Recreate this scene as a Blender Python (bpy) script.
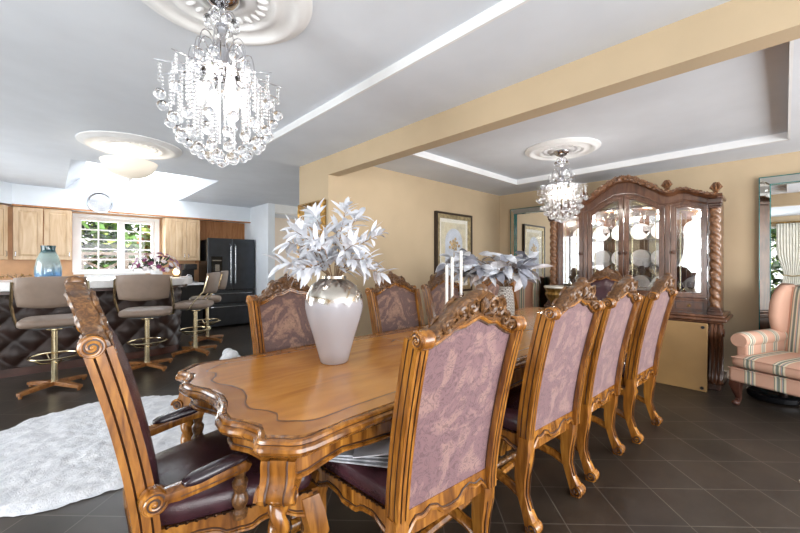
import bpy, bmesh, math, random
from math import sin, cos, pi, radians, sqrt
from mathutils import Vector, Matrix, noise as mnoise

random.seed(7)
R = random.Random(11)
S = bpy.context.scene
for o in list(bpy.data.objects):
    bpy.data.objects.remove(o)
COL = S.collection

# ------------------------------------------------------------------ camera
cam_d = bpy.data.cameras.new('camera')
cam_d.sensor_width = 36.0
cam_d.lens = 367.0 / 800.0 * 36.0
cam_d.shift_y = -3.5 / 800.0
cam_d.clip_start = 0.05
cam = bpy.data.objects.new('camera', cam_d)
cam.location = (0, 0, 1.30)
cam.rotation_euler = (pi / 2, 0, radians(-43.6))
COL.objects.link(cam)
S.camera = cam

# ------------------------------------------------------------------ world / exposure
W = bpy.data.worlds.new('world')
S.world = W
W.use_nodes = True
wn = W.node_tree.nodes
bg = wn['Background']
wtc = wn.new('ShaderNodeTexCoord')
wsep = wn.new('ShaderNodeSeparateXYZ')
W.node_tree.links.new(wtc.outputs['Generated'], wsep.inputs[0])
wr = wn.new('ShaderNodeValToRGB')
W.node_tree.links.new(wsep.outputs['Z'], wr.inputs[0])
wr.color_ramp.elements[0].position = 0.0
wr.color_ramp.elements[0].color = (1.0, 1.0, 1.0, 1)
wr.color_ramp.elements[1].position = 0.8
wr.color_ramp.elements[1].color = (0.80, 0.90, 1.0, 1)
W.node_tree.links.new(wr.outputs[0], bg.inputs['Color'])
bg.inputs['Strength'].default_value = 1.3
S.view_settings.view_transform = 'Standard'
S.view_settings.look = 'None'
S.view_settings.gamma = 1.0
S.view_settings.use_curve_mapping = False
S.view_settings.exposure = 1.0
try:
    S.cycles.use_denoising = True
    S.cycles.max_bounces = 10
    S.cycles.transparent_max_bounces = 16
    S.cycles.transmission_bounces = 8
    S.cycles.caustics_reflective = False
    S.cycles.caustics_refractive = False
    S.cycles.sample_clamp_indirect = 6.0
except Exception:
    pass


def area(name, loc, rot, sx, sy, power, col=(1, 1, 1), portal=False):
    l = bpy.data.lights.new(name, 'AREA')
    l.shape = 'RECTANGLE'
    l.size, l.size_y = sx, sy
    l.energy = power
    l.color = col
    o = bpy.data.objects.new(name, l)
    o.location = loc
    o.rotation_euler = rot
    COL.objects.link(o)
    return o


# added fill on the open unseen side behind the camera; daylight of the left wall window
area('added_rear_fill', (1.8, -3.3, 1.2), (radians(112), 0, 0), 7.0, 2.1, 190, (0.97, 0.98, 1.0))
area('added_side_fill', (-2.75, 6.2, 1.35), (radians(95), 0, radians(-90)), 3.2, 1.7, 58, (0.93, 0.97, 1.0))  # added fill light for the kitchen, together with an unseen side window
area('daylight_window', (-2.75, 1.75, 1.3), (radians(98), 0, radians(-90)), 2.0, 1.8, 95, (0.93, 0.97, 1.0))
area('daylight_kitchen_window', (0.9, 8.75, 1.65), (radians(90), 0, radians(180)), 1.1, 1.0, 22, (0.97, 1.0, 0.97))
area('daylight_skylight', (1.04, 7.2, 3.05), (0, 0, 0), 1.3, 1.5, 20, (0.95, 0.98, 1.0))


sun_d = bpy.data.lights.new('sun', 'SUN')
sun_d.energy = 3.0
sun_d.angle = radians(0.6)
sun_d.color = (1.0, 0.96, 0.88)
sun = bpy.data.objects.new('sun', sun_d)
sun.rotation_euler = (radians(26), 0, 0)
COL.objects.link(sun)


# ------------------------------------------------------------------ materials
def lin(c):
    out = []
    for v in c[:3]:
        v = v / 255.0
        out.append(v / 12.92 if v <= 0.04045 else ((v + 0.055) / 1.055) ** 2.4)
    return (out[0], out[1], out[2], 1.0)


def newmat(name):
    m = bpy.data.materials.new(name)
    m.use_nodes = True
    nt = m.node_tree
    b = nt.nodes['Principled BSDF']
    return m, nt, b


def N(nt, typ, **kw):
    n = nt.nodes.new(typ)
    for k, v in kw.items():
        setattr(n, k, v)
    return n


def ramp(nt, stops):
    n = nt.nodes.new('ShaderNodeValToRGB')
    e = n.color_ramp.elements
    while len(e) < len(stops):
        e.new(0.5)
    for i, (p, c) in enumerate(stops):
        e[i].position = p
        e[i].color = lin(c)
    return n


def plain(name, col, rough=0.5, metal=0.0, spec=0.5, var=0.06, scale=8.0, bump=0.0, bscale=60.0, coat=0.0):
    """solid colour with a slight mottle of its own and an optional fine bump"""
    m, nt, b = newmat(name)
    tc = N(nt, 'ShaderNodeTexCoord')
    no = N(nt, 'ShaderNodeTexNoise')
    no.inputs['Scale'].default_value = scale
    no.inputs['Detail'].default_value = 3
    nt.links.new(tc.outputs['Object'], no.inputs['Vector'])
    lo = tuple(max(0, c * (1 - var)) for c in col)
    hi = tuple(min(255, c * (1 + var)) for c in col)
    rp = ramp(nt, [(0.3, lo), (0.7, hi)])
    nt.links.new(no.outputs['Fac'], rp.inputs[0])
    nt.links.new(rp.outputs[0], b.inputs['Base Color'])
    b.inputs['Roughness'].default_value = rough
    b.inputs['Metallic'].default_value = metal
    b.inputs['Specular IOR Level'].default_value = spec
    b.inputs['Coat Weight'].default_value = coat
    if bump:
        n2 = N(nt, 'ShaderNodeTexNoise')
        n2.inputs['Scale'].default_value = bscale
        n2.inputs['Detail'].default_value = 4
        nt.links.new(tc.outputs['Object'], n2.inputs['Vector'])
        bp = N(nt, 'ShaderNodeBump')
        bp.inputs['Strength'].default_value = bump
        bp.inputs['Distance'].default_value = 0.01
        nt.links.new(n2.outputs['Fac'], bp.inputs['Height'])
        nt.links.new(bp.outputs[0], b.inputs['Normal'])
    return m


def wood(name, dark, mid, light, scale=(14, 14, 2.0), rough=0.3, coat=0.3, k=1.0):
    m, nt, b = newmat(name)
    tc = N(nt, 'ShaderNodeTexCoord')
    mp = N(nt, 'ShaderNodeMapping')
    mp.inputs['Scale'].default_value = scale
    nt.links.new(tc.outputs['Object'], mp.inputs[0])
    no = N(nt, 'ShaderNodeTexNoise')
    no.inputs['Scale'].default_value = 1.6 * k
    no.inputs['Detail'].default_value = 5
    no.inputs['Distortion'].default_value = 1.2
    nt.links.new(mp.outputs[0], no.inputs['Vector'])
    rp = ramp(nt, [(0.28, dark), (0.5, mid), (0.72, light)])
    nt.links.new(no.outputs['Fac'], rp.inputs[0])
    nt.links.new(rp.outputs[0], b.inputs['Base Color'])
    b.inputs['Roughness'].default_value = rough
    b.inputs['Coat Weight'].default_value = coat
    b.inputs['Coat Roughness'].default_value = 0.15
    return m


def glassmat(name, col=(1, 1, 1), refl=0.09, rough=0.02):
    """thin clear pane: see-through with a faint reflection"""
    m, nt, b = newmat(name)
    nt.nodes.remove(b)
    out = nt.nodes['Material Output']
    tr = N(nt, 'ShaderNodeBsdfTransparent')
    tr.inputs[0].default_value = (*col, 1)
    gl = N(nt, 'ShaderNodeBsdfGlossy')
    gl.inputs['Roughness'].default_value = rough
    fr = N(nt, 'ShaderNodeLayerWeight')
    fr.inputs['Blend'].default_value = refl * 3
    mx = N(nt, 'ShaderNodeMixShader')
    ma = N(nt, 'ShaderNodeMath', operation='ADD')
    ma.inputs[1].default_value = refl
    nt.links.new(fr.outputs['Fresnel'], ma.inputs[0])
    nt.links.new(ma.outputs[0], mx.inputs[0])
    nt.links.new(tr.outputs[0], mx.inputs[1])
    nt.links.new(gl.outputs[0], mx.inputs[2])
    nt.links.new(mx.outputs[0], out.inputs[0])
    return m


def emit(name, col, strength):
    m, nt, b = newmat(name)
    b.inputs['Base Color'].default_value = lin(col)
    b.inputs['Emission Color'].default_value = lin(col)
    b.inputs['Emission Strength'].default_value = strength
    return m


M = {}
M['honey'] = wood('honey_wood', (78, 43, 14), (134, 83, 30), (180, 123, 51), rough=0.22, coat=0.5)
M['honeydark'] = plain('dark_honey_brown', (62, 35, 16), 0.45, var=0.2)  # darker brown for groove faces, thin lines and welts
M['carved'] = wood('carved_wood', (56, 34, 18), (94, 62, 34), (140, 100, 58), scale=(40, 40, 40), rough=0.35)
M['top'] = wood('table_top_wood', (176, 112, 44), (200, 132, 54), (216, 150, 70), scale=(1.6, 7, 7), rough=0.22, coat=0.5, k=0.8)
M['border'] = wood('table_border_wood', (154, 96, 40), (176, 114, 52), (194, 132, 64), scale=(4, 4, 9), rough=0.22, coat=0.5)
M['inlay'] = plain('dark_inlay', (104, 60, 26), 0.3, var=0.15, coat=0.4)
M['hutch'] = wood('hutch_wood', (62, 36, 22), (92, 57, 37), (118, 79, 55), scale=(8, 8, 2), rough=0.3)
M['hutchdark'] = wood('hutch_dark_wood', (36, 18, 10), (60, 33, 20), (84, 50, 32), scale=(8, 8, 2), rough=0.32)
M['hutchcarve'] = wood('hutch_carving', (60, 36, 22), (108, 72, 46), (172, 126, 88), scale=(40, 40, 40), rough=0.28)
M['maple'] = wood('maple', (190, 156, 118), (204, 174, 138), (214, 188, 154), scale=(10, 10, 1.5), rough=0.4, coat=0.1)
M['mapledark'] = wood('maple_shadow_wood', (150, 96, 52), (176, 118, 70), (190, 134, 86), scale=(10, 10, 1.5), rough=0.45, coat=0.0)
M['groove'] = plain('maple_groove', (138, 98, 60), 0.5)
M['leather'] = plain('burgundy_leather', (62, 36, 42), 0.27, spec=0.6, var=0.18, scale=14, bump=0.12, bscale=220)
M['padleather'] = plain('black_plum_leather', (42, 28, 34), 0.22, spec=0.7, var=0.15, bump=0.08, bscale=200)
M['nail'] = plain('dark_nailheads', (70, 48, 34), 0.3, metal=0.9)
M['taupe'] = plain('taupe_vinyl', (132, 114, 100), 0.5, var=0.03, scale=12, bump=0.1, bscale=150)
M['brass'] = plain('brass', (214, 198, 162), 0.2, metal=1.0, var=0.05)
M['chrome'] = plain('chrome', (200, 200, 204), 0.08, metal=1.0, var=0.02)
M['steel'] = plain('brushed_steel', (180, 182, 186), 0.25, metal=1.0)
M['oak'] = wood('stool_base_wood', (110, 66, 30), (142, 92, 46), (160, 110, 60), scale=(9, 9, 9), rough=0.35)
M['bar'] = plain('brown_tufted_leather', (44, 27, 21), 0.45, var=0.2, scale=6, bump=0.1, bscale=120)
M['white'] = plain('white_paint', (236, 236, 234), 0.45, var=0.015)
M['quartz'] = plain('white_quartz', (238, 238, 238), 0.2, var=0.02, scale=20)
M['ceil'] = plain('ceiling_paint', (216, 221, 228), 0.85, spec=0.2, var=0.015, scale=3, bump=0.06, bscale=140)
M['plaster'] = plain('plaster_white', (228, 228, 228), 0.7, var=0.02)
M['trim'] = plain('tray_trim_white', (226, 227, 228), 0.6, var=0.01)
M['kwall'] = plain('kitchen_wall_paint', (230, 236, 242), 0.8, spec=0.2, var=0.015, scale=3)
M['peach'] = plain('peach_wall_paint', (188, 168, 139), 0.8, spec=0.25, var=0.02, scale=2.5, bump=0.05, bscale=120)
M['peachpale'] = plain('pale_peach_paint', (232, 216, 198), 0.8, spec=0.2, var=0.02, scale=2.5)
M['backsplash'] = plain('tan_backsplash', (206, 160, 116), 0.4, var=0.04, scale=6)
M['black'] = plain('black_plastic', (22, 22, 24), 0.35, var=0.1)
M['slate'] = plain('black_stainless', (74, 78, 84), 0.3, metal=0.75, var=0.05)
M['slatedark'] = plain('dispenser_black', (16, 17, 20), 0.15, var=0.1)
M['glass'] = glassmat('clear_glass')
M['pane'] = glassmat('window_glass', refl=0.02)
M['crystal'] = None
M['mirror'] = plain('mirror_silver', (238, 240, 240), 0.0, metal=1.0, var=0.0)
M['mirrorbev'] = plain('mirror_bevel', (222, 222, 216), 0.03, metal=1.0, var=0.02)
M['teal'] = plain('teal_glass_edge', (30, 112, 110), 0.12, var=0.15, spec=0.8)
M['candle'] = plain('white_wax', (245, 244, 238), 0.4, var=0.01)
M['bulb'] = emit('lit_bulb', (255, 246, 232), 1.3)
M['bowl'] = None
M['ivory'] = plain('white_leaf', (216, 218, 224), 0.6, var=0.03)
M['stem'] = plain('dried_twig', (120, 92, 66), 0.7, var=0.15)
M['silverleaf'] = plain('silver_leaf', (206, 208, 214), 0.5, metal=0.0, var=0.2, scale=12)
M['silverdark'] = plain('dark_silver_leaf', (140, 142, 152), 0.5, metal=0.0, var=0.2, scale=12)
M['woven'] = None
M['blossom_beige'] = plain('beige_blossom', (206, 180, 138), 0.7, var=0.15, scale=30)
M['purple'] = plain('purple_petals', (122, 58, 92), 0.7, var=0.25, scale=30)
M['lilac'] = plain('lilac_petals', (178, 130, 164), 0.7, var=0.2, scale=30)
M['whitepetal'] = plain('white_petals', (228, 218, 220), 0.7, var=0.1, scale=30)
M['green'] = plain('leaf_green', (86, 122, 58), 0.6, var=0.3, scale=6)
M['green2'] = plain('leaf_light_green', (154, 174, 88), 0.6, var=0.25, scale=6)
M['green3'] = plain('leaf_dark_green', (38, 62, 34), 0.6, var=0.3, scale=6)
M['autumn'] = plain('leaf_rust', (170, 110, 60), 0.6, var=0.25, scale=6)
M['fence'] = plain('weathered_wood', (176, 168, 160), 0.7, var=0.15, scale=10)
M['paving'] = plain('patio_paving', (206, 202, 196), 0.8, var=0.12, scale=3)
M['curtain'] = plain('ivory_curtain', (238, 234, 222), 0.8, var=0.03)
M['gold'] = plain('antique_gold', (150, 118, 66), 0.35, metal=0.8, var=0.25, scale=30)
M['palegold'] = plain('champagne_frame', (176, 160, 124), 0.35, metal=0.6, var=0.15, scale=20)
M['framedark'] = plain('dark_frame', (48, 36, 28), 0.35, var=0.15)
M['mat'] = plain('cream_mat', (228, 224, 212), 0.7, var=0.02)
M['board'] = plain('tan_board', (146, 114, 70), 0.55, var=0.06, scale=3)
M['china'] = plain('white_china', (240, 240, 240), 0.15, var=0.01, spec=0.6)
M['chinablue'] = plain('blue_china', (150, 172, 200), 0.15, var=0.2, scale=40, spec=0.6)
M['silver'] = plain('silverware', (220, 220, 222), 0.12, metal=1.0, var=0.05)
M['legdark'] = plain('dark_cabriole_wood', (74, 44, 34), 0.3, var=0.15)
M['paper'] = plain('grey_newsprint', (168, 170, 176), 0.7, var=0.25, scale=18)
M['paperwhite'] = plain('white_paper', (220, 222, 230), 0.7, var=0.05, scale=18)
M['glassblue'] = None
M['lead'] = plain('lead_came', (214, 206, 170), 0.25, metal=0.9, var=0.05)
M['cloth'] = plain('white_plush', (236, 238, 242), 0.9, var=0.04, bump=0.6, bscale=90)


def mk_special():
    # crystal
    m, nt, b = newmat('crystal')
    b.inputs['Base Color'].default_value = (.90, .91, .93, 1)
    b.inputs['Transmission Weight'].default_value = 1.0
    b.inputs['Roughness'].default_value = 0.0
    b.inputs['IOR'].default_value = 1.5
    M['crystal'] = m
    # blue glass jar (teal neck, clear middle, blue foot)
    m, nt, b = newmat('blue_art_glass')
    tc = N(nt, 'ShaderNodeTexCoord')
    sp = N(nt, 'ShaderNodeSeparateXYZ')
    nt.links.new(tc.outputs['Generated'], sp.inputs[0])
    rp = ramp(nt, [(0.0, (110, 180, 226)), (0.22, (170, 212, 232)), (0.5, (222, 232, 226)), (0.8, (206, 226, 220)), (0.86, (40, 110, 124)), (1.0, (34, 96, 112))])
    nt.links.new(sp.outputs['Z'], rp.inputs[0])
    nt.links.new(rp.outputs[0], b.inputs['Base Color'])
    b.inputs['Transmission Weight'].default_value = 1.3
    b.inputs['Roughness'].default_value = 0.08
    b.inputs['IOR'].default_value = 1.2
    M['glassblue'] = m
    # lit alabaster bowl
    m, nt, b = newmat('alabaster_bowl')
    b.inputs['Base Color'].default_value = lin((244, 236, 222))
    b.inputs['Roughness'].default_value = 0.35
    b.inputs['Emission Color'].default_value = lin((255, 240, 214))
    b.inputs['Emission Strength'].default_value = 0.12
    M['bowl'] = m
    # woven white vase
    m, nt, b = newmat('woven_white')
    tc = N(nt, 'ShaderNodeTexCoord')
    br = N(nt, 'ShaderNodeTexBrick')
    br.inputs['Scale'].default_value = 1.0
    br.inputs['Brick Width'].default_value = 0.022
    br.inputs['Row Height'].default_value = 0.012
    br.inputs['Mortar Size'].default_value = 0.0025
    br.inputs['Color1'].default_value = lin((226, 222, 216))
    br.inputs['Color2'].default_value = lin((206, 202, 196))
    br.inputs['Mortar'].default_value = lin((120, 112, 104))
    mp = N(nt, 'ShaderNodeMapping')
    mp.inputs['Rotation'].default_value = (radians(90), 0, 0)
    nt.links.new(tc.outputs['Object'], mp.inputs[0])
    nt.links.new(mp.outputs[0], br.inputs['Vector'])
    nt.links.new(br.outputs['Color'], b.inputs['Base Color'])
    bp = N(nt, 'ShaderNodeBump')
    bp.inputs['Strength'].default_value = 0.6
    bp.inputs['Distance'].default_value = 0.004
    bp.invert = True
    nt.links.new(br.outputs['Fac'], bp.inputs['Height'])
    nt.links.new(bp.outputs[0], b.inputs['Normal'])
    b.inputs['Roughness'].default_value = 0.5
    M['woven'] = m

    # brocade fabric
    def brocade(name, base, light, dark, gold):
        m, nt, b = newmat(name)
        tc = N(nt, 'ShaderNodeTexCoord')
        # large medallion blotches
        n1 = N(nt, 'ShaderNodeTexNoise')
        n1.inputs['Scale'].default_value = 5.0
        n1.inputs['Detail'].default_value = 2.0
        n1.inputs['Distortion'].default_value = 2.2
        nt.links.new(tc.outputs['Object'], n1.inputs['Vector'])
        r1 = ramp(nt, [(0.44, base), (0.50, base), (0.53, light), (0.62, gold)])
        nt.links.new(n1.outputs['Fac'], r1.inputs[0])
        # fine lacy scrolls: contour lines of a distorted noise
        n2 = N(nt, 'ShaderNodeTexNoise')
        n2.inputs['Scale'].default_value = 19.0
        n2.inputs['Detail'].default_value = 2.5
        n2.inputs['Distortion'].default_value = 3.0
        nt.links.new(tc.outputs['Object'], n2.inputs['Vector'])
        mu = N(nt, 'ShaderNodeMath', operation='MULTIPLY')
        mu.inputs[1].default_value = 24.0
        nt.links.new(n2.outputs['Fac'], mu.inputs[0])
        si = N(nt, 'ShaderNodeMath', operation='SINE')
        nt.links.new(mu.outputs[0], si.inputs[0])
        r2 = N(nt, 'ShaderNodeMapRange')
        r2.inputs['From Min'].default_value = 0.1
        r2.inputs['From Max'].default_value = 1.3
        nt.links.new(si.outputs[0], r2.inputs['Value'])
        mx = N(nt, 'ShaderNodeMix', data_type='RGBA')
        mx.inputs['B'].default_value = lin(dark)
        ms = N(nt, 'ShaderNodeMath', operation='MULTIPLY')
        ms.inputs[1].default_value = 0.7
        nt.links.new(r2.outputs[0], ms.inputs[0])
        nt.links.new(ms.outputs[0], mx.inputs['Factor'])
        nt.links.new(r1.outputs[0], mx.inputs['A'])
        nt.links.new(mx.outputs['Result'], b.inputs['Base Color'])
        bp = N(nt, 'ShaderNodeBump')
        bp.inputs['Strength'].default_value = 0.25
        bp.inputs['Distance'].default_value = 0.003
        nt.links.new(r2.outputs[0], bp.inputs['Height'])
        nt.links.new(bp.outputs[0], b.inputs['Normal'])
        b.inputs['Roughness'].default_value = 0.55
        b.inputs['Sheen Weight'].default_value = 0.3
        return m
    M['brocade'] = brocade('mauve_brocade', (118, 87, 90), (132, 100, 100), (64, 40, 46), (144, 112, 106))
    M['brocade2'] = brocade('brown_brocade', (100, 72, 66), (132, 98, 84), (66, 44, 42), (150, 116, 96))

    # striped upholstery: stripes run along local z / y over local x
    m, nt, b = newmat('striped_upholstery')
    tc = N(nt, 'ShaderNodeTexCoord')
    sp = N(nt, 'ShaderNodeSeparateXYZ')
    nt.links.new(tc.outputs['Object'], sp.inputs[0])
    ad = N(nt, 'ShaderNodeMath', operation='ADD')
    ad.inputs[1].default_value = 10.05
    nt.links.new(sp.outputs['X'], ad.inputs[0])
    mo = N(nt, 'ShaderNodeMath', operation='MODULO')
    mo.inputs[1].default_value = 0.2
    nt.links.new(ad.outputs[0], mo.inputs[0])
    dv = N(nt, 'ShaderNodeMath', operation='DIVIDE')
    dv.inputs[1].default_value = 0.2
    nt.links.new(mo.outputs[0], dv.inputs[0])
    salmon, cream, sage, blue = (200, 158, 136), (218, 208, 182), (118, 126, 112), (150, 158, 166)
    st = [(0.0, salmon), (0.30, cream), (0.37, sage), (0.40, blue), (0.43, salmon), (0.46, cream), (0.50, sage), (0.58, blue), (0.60, cream), (0.66, sage), (0.69, salmon)]
    rp = ramp(nt, st)
    rp.color_ramp.interpolation = 'CONSTANT'
    nt.links.new(dv.outputs[0], rp.inputs[0])
    nt.links.new(rp.outputs[0], b.inputs['Base Color'])
    b.inputs['Roughness'].default_value = 0.75
    M['stripe'] = m
    m2 = m.copy()
    m2.name = 'striped_upholstery_sides'
    sp2 = [n for n in m2.node_tree.nodes if n.type == 'SEPXYZ'][0]
    ad2 = [n for n in m2.node_tree.nodes if n.type == 'MATH' and n.operation == 'ADD'][0]
    m2.node_tree.links.new(sp2.outputs['Y'], ad2.inputs[0])
    M['stripe_side'] = m2

    # silver-and-white vase glaze: metallic shoulder dripping into pale grey
    m, nt, b = newmat('silver_white_glaze')
    tc = N(nt, 'ShaderNodeTexCoord')
    sp = N(nt, 'ShaderNodeSeparateXYZ')
    nt.links.new(tc.outputs['Object'], sp.inputs[0])
    no = N(nt, 'ShaderNodeTexNoise')
    no.inputs['Scale'].default_value = 22
    no.inputs['Detail'].default_value = 3
    nt.links.new(tc.outputs['Object'], no.inputs['Vector'])
    m1 = N(nt, 'ShaderNodeMath', operation='MULTIPLY_ADD')
    m1.inputs[1].default_value = 0.09
    nt.links.new(no.outputs['Fac'], m1.inputs[0])
    nt.links.new(sp.outputs['Z'], m1.inputs[2])
    mr = N(nt, 'ShaderNodeMapRange')
    mr.inputs['From Min'].default_value = 0.365
    mr.inputs['From Max'].default_value = 0.39
    nt.links.new(m1.outputs[0], mr.inputs['Value'])
    mx = N(nt, 'ShaderNodeMix', data_type='RGBA')
    mx.inputs['A'].default_value = lin((186, 184, 190))
    mx.inputs['B'].default_value = lin((206, 198, 186))
    nt.links.new(mr.outputs[0], mx.inputs['Factor'])
    nt.links.new(mx.outputs['Result'], b.inputs['Base Color'])
    nt.links.new(mr.outputs[0], b.inputs['Metallic'])
    b.inputs['Roughness'].default_value = 0.14
    M['vaseglaze'] = m

    # slate floor tile laid diagonally
    m, nt, b = newmat('slate_tile')
    tc = N(nt, 'ShaderNodeTexCoord')
    mp = N(nt, 'ShaderNodeMapping')
    mp.vector_type = 'POINT'
    mp.inputs['Rotation'].default_value = (0, 0, radians(-45))
    T = 0.305
    # after rotation x'=(x+y)/sqrt2, y'=(y-x)/sqrt2
    mp.inputs['Location'].default_value = (-(2.152 - 7 * T), (1.39 - 4 * T), 0)
    nt.links.new(tc.outputs['Object'], mp.inputs[0])
    br = N(nt, 'ShaderNodeTexBrick')
    br.offset = 0.0
    br.squash = 1.0
    br.inputs['Scale'].default_value = 1.0
    br.inputs['Brick Width'].default_value = T
    br.inputs['Row Height'].default_value = T
    br.inputs['Mortar Size'].default_value = 0.0028
    br.inputs['Mortar Smooth'].default_value = 0.1
    br.inputs['Color1'].default_value = lin((64, 55, 47))
    br.inputs['Color2'].default_value = lin((55, 50, 44))
    br.inputs['Mortar'].default_value = lin((106, 100, 93))
    nt.links.new(mp.outputs[0], br.inputs['Vector'])
    no = N(nt, 'ShaderNodeTexNoise')
    no.inputs['Scale'].default_value = 3.5
    no.inputs['Detail'].default_value = 6
    nt.links.new(tc.outputs['Object'], no.inputs['Vector'])
    rp = ramp(nt, [(0.3, (200, 196, 196)), (0.7, (255, 250, 244))])
    nt.links.new(no.outputs['Fac'], rp.inputs[0])
    mx = N(nt, 'ShaderNodeMix', data_type='RGBA', blend_type='MULTIPLY')
    mx.inputs['Factor'].default_value = 1.0
    nt.links.new(br.outputs['Color'], mx.inputs['A'])
    nt.links.new(rp.outputs[0], mx.inputs['B'])
    nt.links.new(mx.outputs['Result'], b.inputs['Base Color'])
    b.inputs['Roughness'].default_value = 0.38
    b.inputs['Specular IOR Level'].default_value = 0.5
    bp = N(nt, 'ShaderNodeBump')
    bp.inputs['Strength'].default_value = 0.25
    bp.inputs['Distance'].default_value = 0.004
    nt.links.new(no.outputs['Fac'], bp.inputs['Height'])
    nt.links.new(bp.outputs[0], b.inputs['Normal'])
    M['tile'] = m

    # shag rug
    m, nt, b = newmat('white_shag')
    tc = N(nt, 'ShaderNodeTexCoord')
    no = N(nt, 'ShaderNodeTexNoise')
    no.inputs['Scale'].default_value = 9
    no.inputs['Detail'].default_value = 8
    no.inputs['Distortion'].default_value = 1.5
    nt.links.new(tc.outputs['Object'], no.inputs['Vector'])
    rp = ramp(nt, [(0.35, (204, 206, 211)), (0.65, (232, 233, 236))])
    nt.links.new(no.outputs['Fac'], rp.inputs[0])
    nt.links.new(rp.outputs[0], b.inputs['Base Color'])
    b.inputs['Roughness'].default_value = 0.95
    n2 = N(nt, 'ShaderNodeTexNoise')
    n2.inputs['Scale'].default_value = 55
    n2.inputs['Detail'].default_value = 5
    n2.inputs['Distortion'].default_value = 1.0
    nt.links.new(tc.outputs['Object'], n2.inputs['Vector'])
    bp = N(nt, 'ShaderNodeBump')
    bp.inputs['Strength'].default_value = 0.4
    bp.inputs['Distance'].default_value = 0.02
    nt.links.new(n2.outputs['Fac'], bp.inputs['Height'])
    nt.links.new(bp.outputs[0], b.inputs['Normal'])
    M['shag'] = m

    # patterned small rug
    m, nt, b = newmat('rust_patterned_rug')
    tc = N(nt, 'ShaderNodeTexCoord')
    vo = N(nt, 'ShaderNodeTexVoronoi')
    vo.inputs['Scale'].default_value = 14
    nt.links.new(tc.outputs['Object'], vo.inputs['Vector'])
    rp = ramp(nt, [(0.2, (112, 66, 56)), (0.45, (150, 104, 88)), (0.7, (176, 146, 122))])
    nt.links.new(vo.outputs['Distance'], rp.inputs[0])
    nt.links.new(rp.outputs[0], b.inputs['Base Color'])
    b.inputs['Roughness'].default_value = 1.3
    M['rug'] = m

    # the flower print: pale arch with a soft bunch
    m, nt, b = newmat('floral_print')
    tc = N(nt, 'ShaderNodeTexCoord')
    no = N(nt, 'ShaderNodeTexNoise')
    no.inputs['Scale'].default_value = 7
    no.inputs['Detail'].default_value = 5
    nt.links.new(tc.outputs['Object'], no.inputs['Vector'])
    rp = ramp(nt, [(0.3, (198, 184, 150)), (0.5, (214, 206, 180)), (0.7, (186, 180, 160))])
    nt.links.new(no.outputs['Fac'], rp.inputs[0])
    nt.links.new(rp.outputs[0], b.inputs['Base Color'])
    b.inputs['Roughness'].default_value = 0.6
    M['print'] = m


mk_special()
M['printarch'] = plain('print_pale_arch', (198, 204, 214), 0.6, var=0.06, scale=8)
M['printflower'] = plain('print_flower', (170, 146, 108), 0.6, var=0.3, scale=25)


def mk_more():
    # frosted white skylight panel
    m, nt, b = newmat('frosted_acrylic')
    nt.nodes.remove(b)
    out = nt.nodes['Material Output']
    tl = N(nt, 'ShaderNodeBsdfTranslucent')
    tl.inputs[0].default_value = (.95, .97, 1, 1)
    df = N(nt, 'ShaderNodeBsdfDiffuse')
    df.inputs[0].default_value = (.9, .9, .9, 1)
    mx = N(nt, 'ShaderNodeMixShader')
    mx.inputs[0].default_value = .2
    nt.links.new(tl.outputs[0], mx.inputs[1])
    nt.links.new(df.outputs[0], mx.inputs[2])
    nt.links.new(mx.outputs[0], out.inputs[0])
    M['diffuser'] = m
    # thin art glass: teal neck, clear belly, pale blue foot
    m, nt, b = newmat('blue_art_glass')
    nt.nodes.remove(b)
    out = nt.nodes['Material Output']
    tc = N(nt, 'ShaderNodeTexCoord')
    sp = N(nt, 'ShaderNodeSeparateXYZ')
    nt.links.new(tc.outputs['Generated'], sp.inputs[0])
    rp = ramp(nt, [(0.0, (120, 186, 232)), (0.2, (176, 216, 238)), (0.42, (232, 240, 240)), (0.76, (222, 236, 234)), (0.84, (60, 130, 140)), (1.0, (44, 112, 124))])
    nt.links.new(sp.outputs['Z'], rp.inputs[0])
    tr = N(nt, 'ShaderNodeBsdfTransparent')
    df = N(nt, 'ShaderNodeBsdfDiffuse')
    gl = N(nt, 'ShaderNodeBsdfGlossy')
    gl.inputs['Roughness'].default_value = .05
    nt.links.new(rp.outputs[0], tr.inputs[0])
    nt.links.new(rp.outputs[0], df.inputs[0])
    m1 = N(nt, 'ShaderNodeMixShader')
    m1.inputs[0].default_value = .24
    m2 = N(nt, 'ShaderNodeMixShader')
    m2.inputs[0].default_value = .10
    nt.links.new(tr.outputs[0], m1.inputs[1])
    nt.links.new(df.outputs[0], m1.inputs[2])
    nt.links.new(m1.outputs[0], m2.inputs[1])
    nt.links.new(gl.outputs[0], m2.inputs[2])
    nt.links.new(m2.outputs[0], out.inputs[0])
    M['glassblue'] = m


mk_more()


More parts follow.
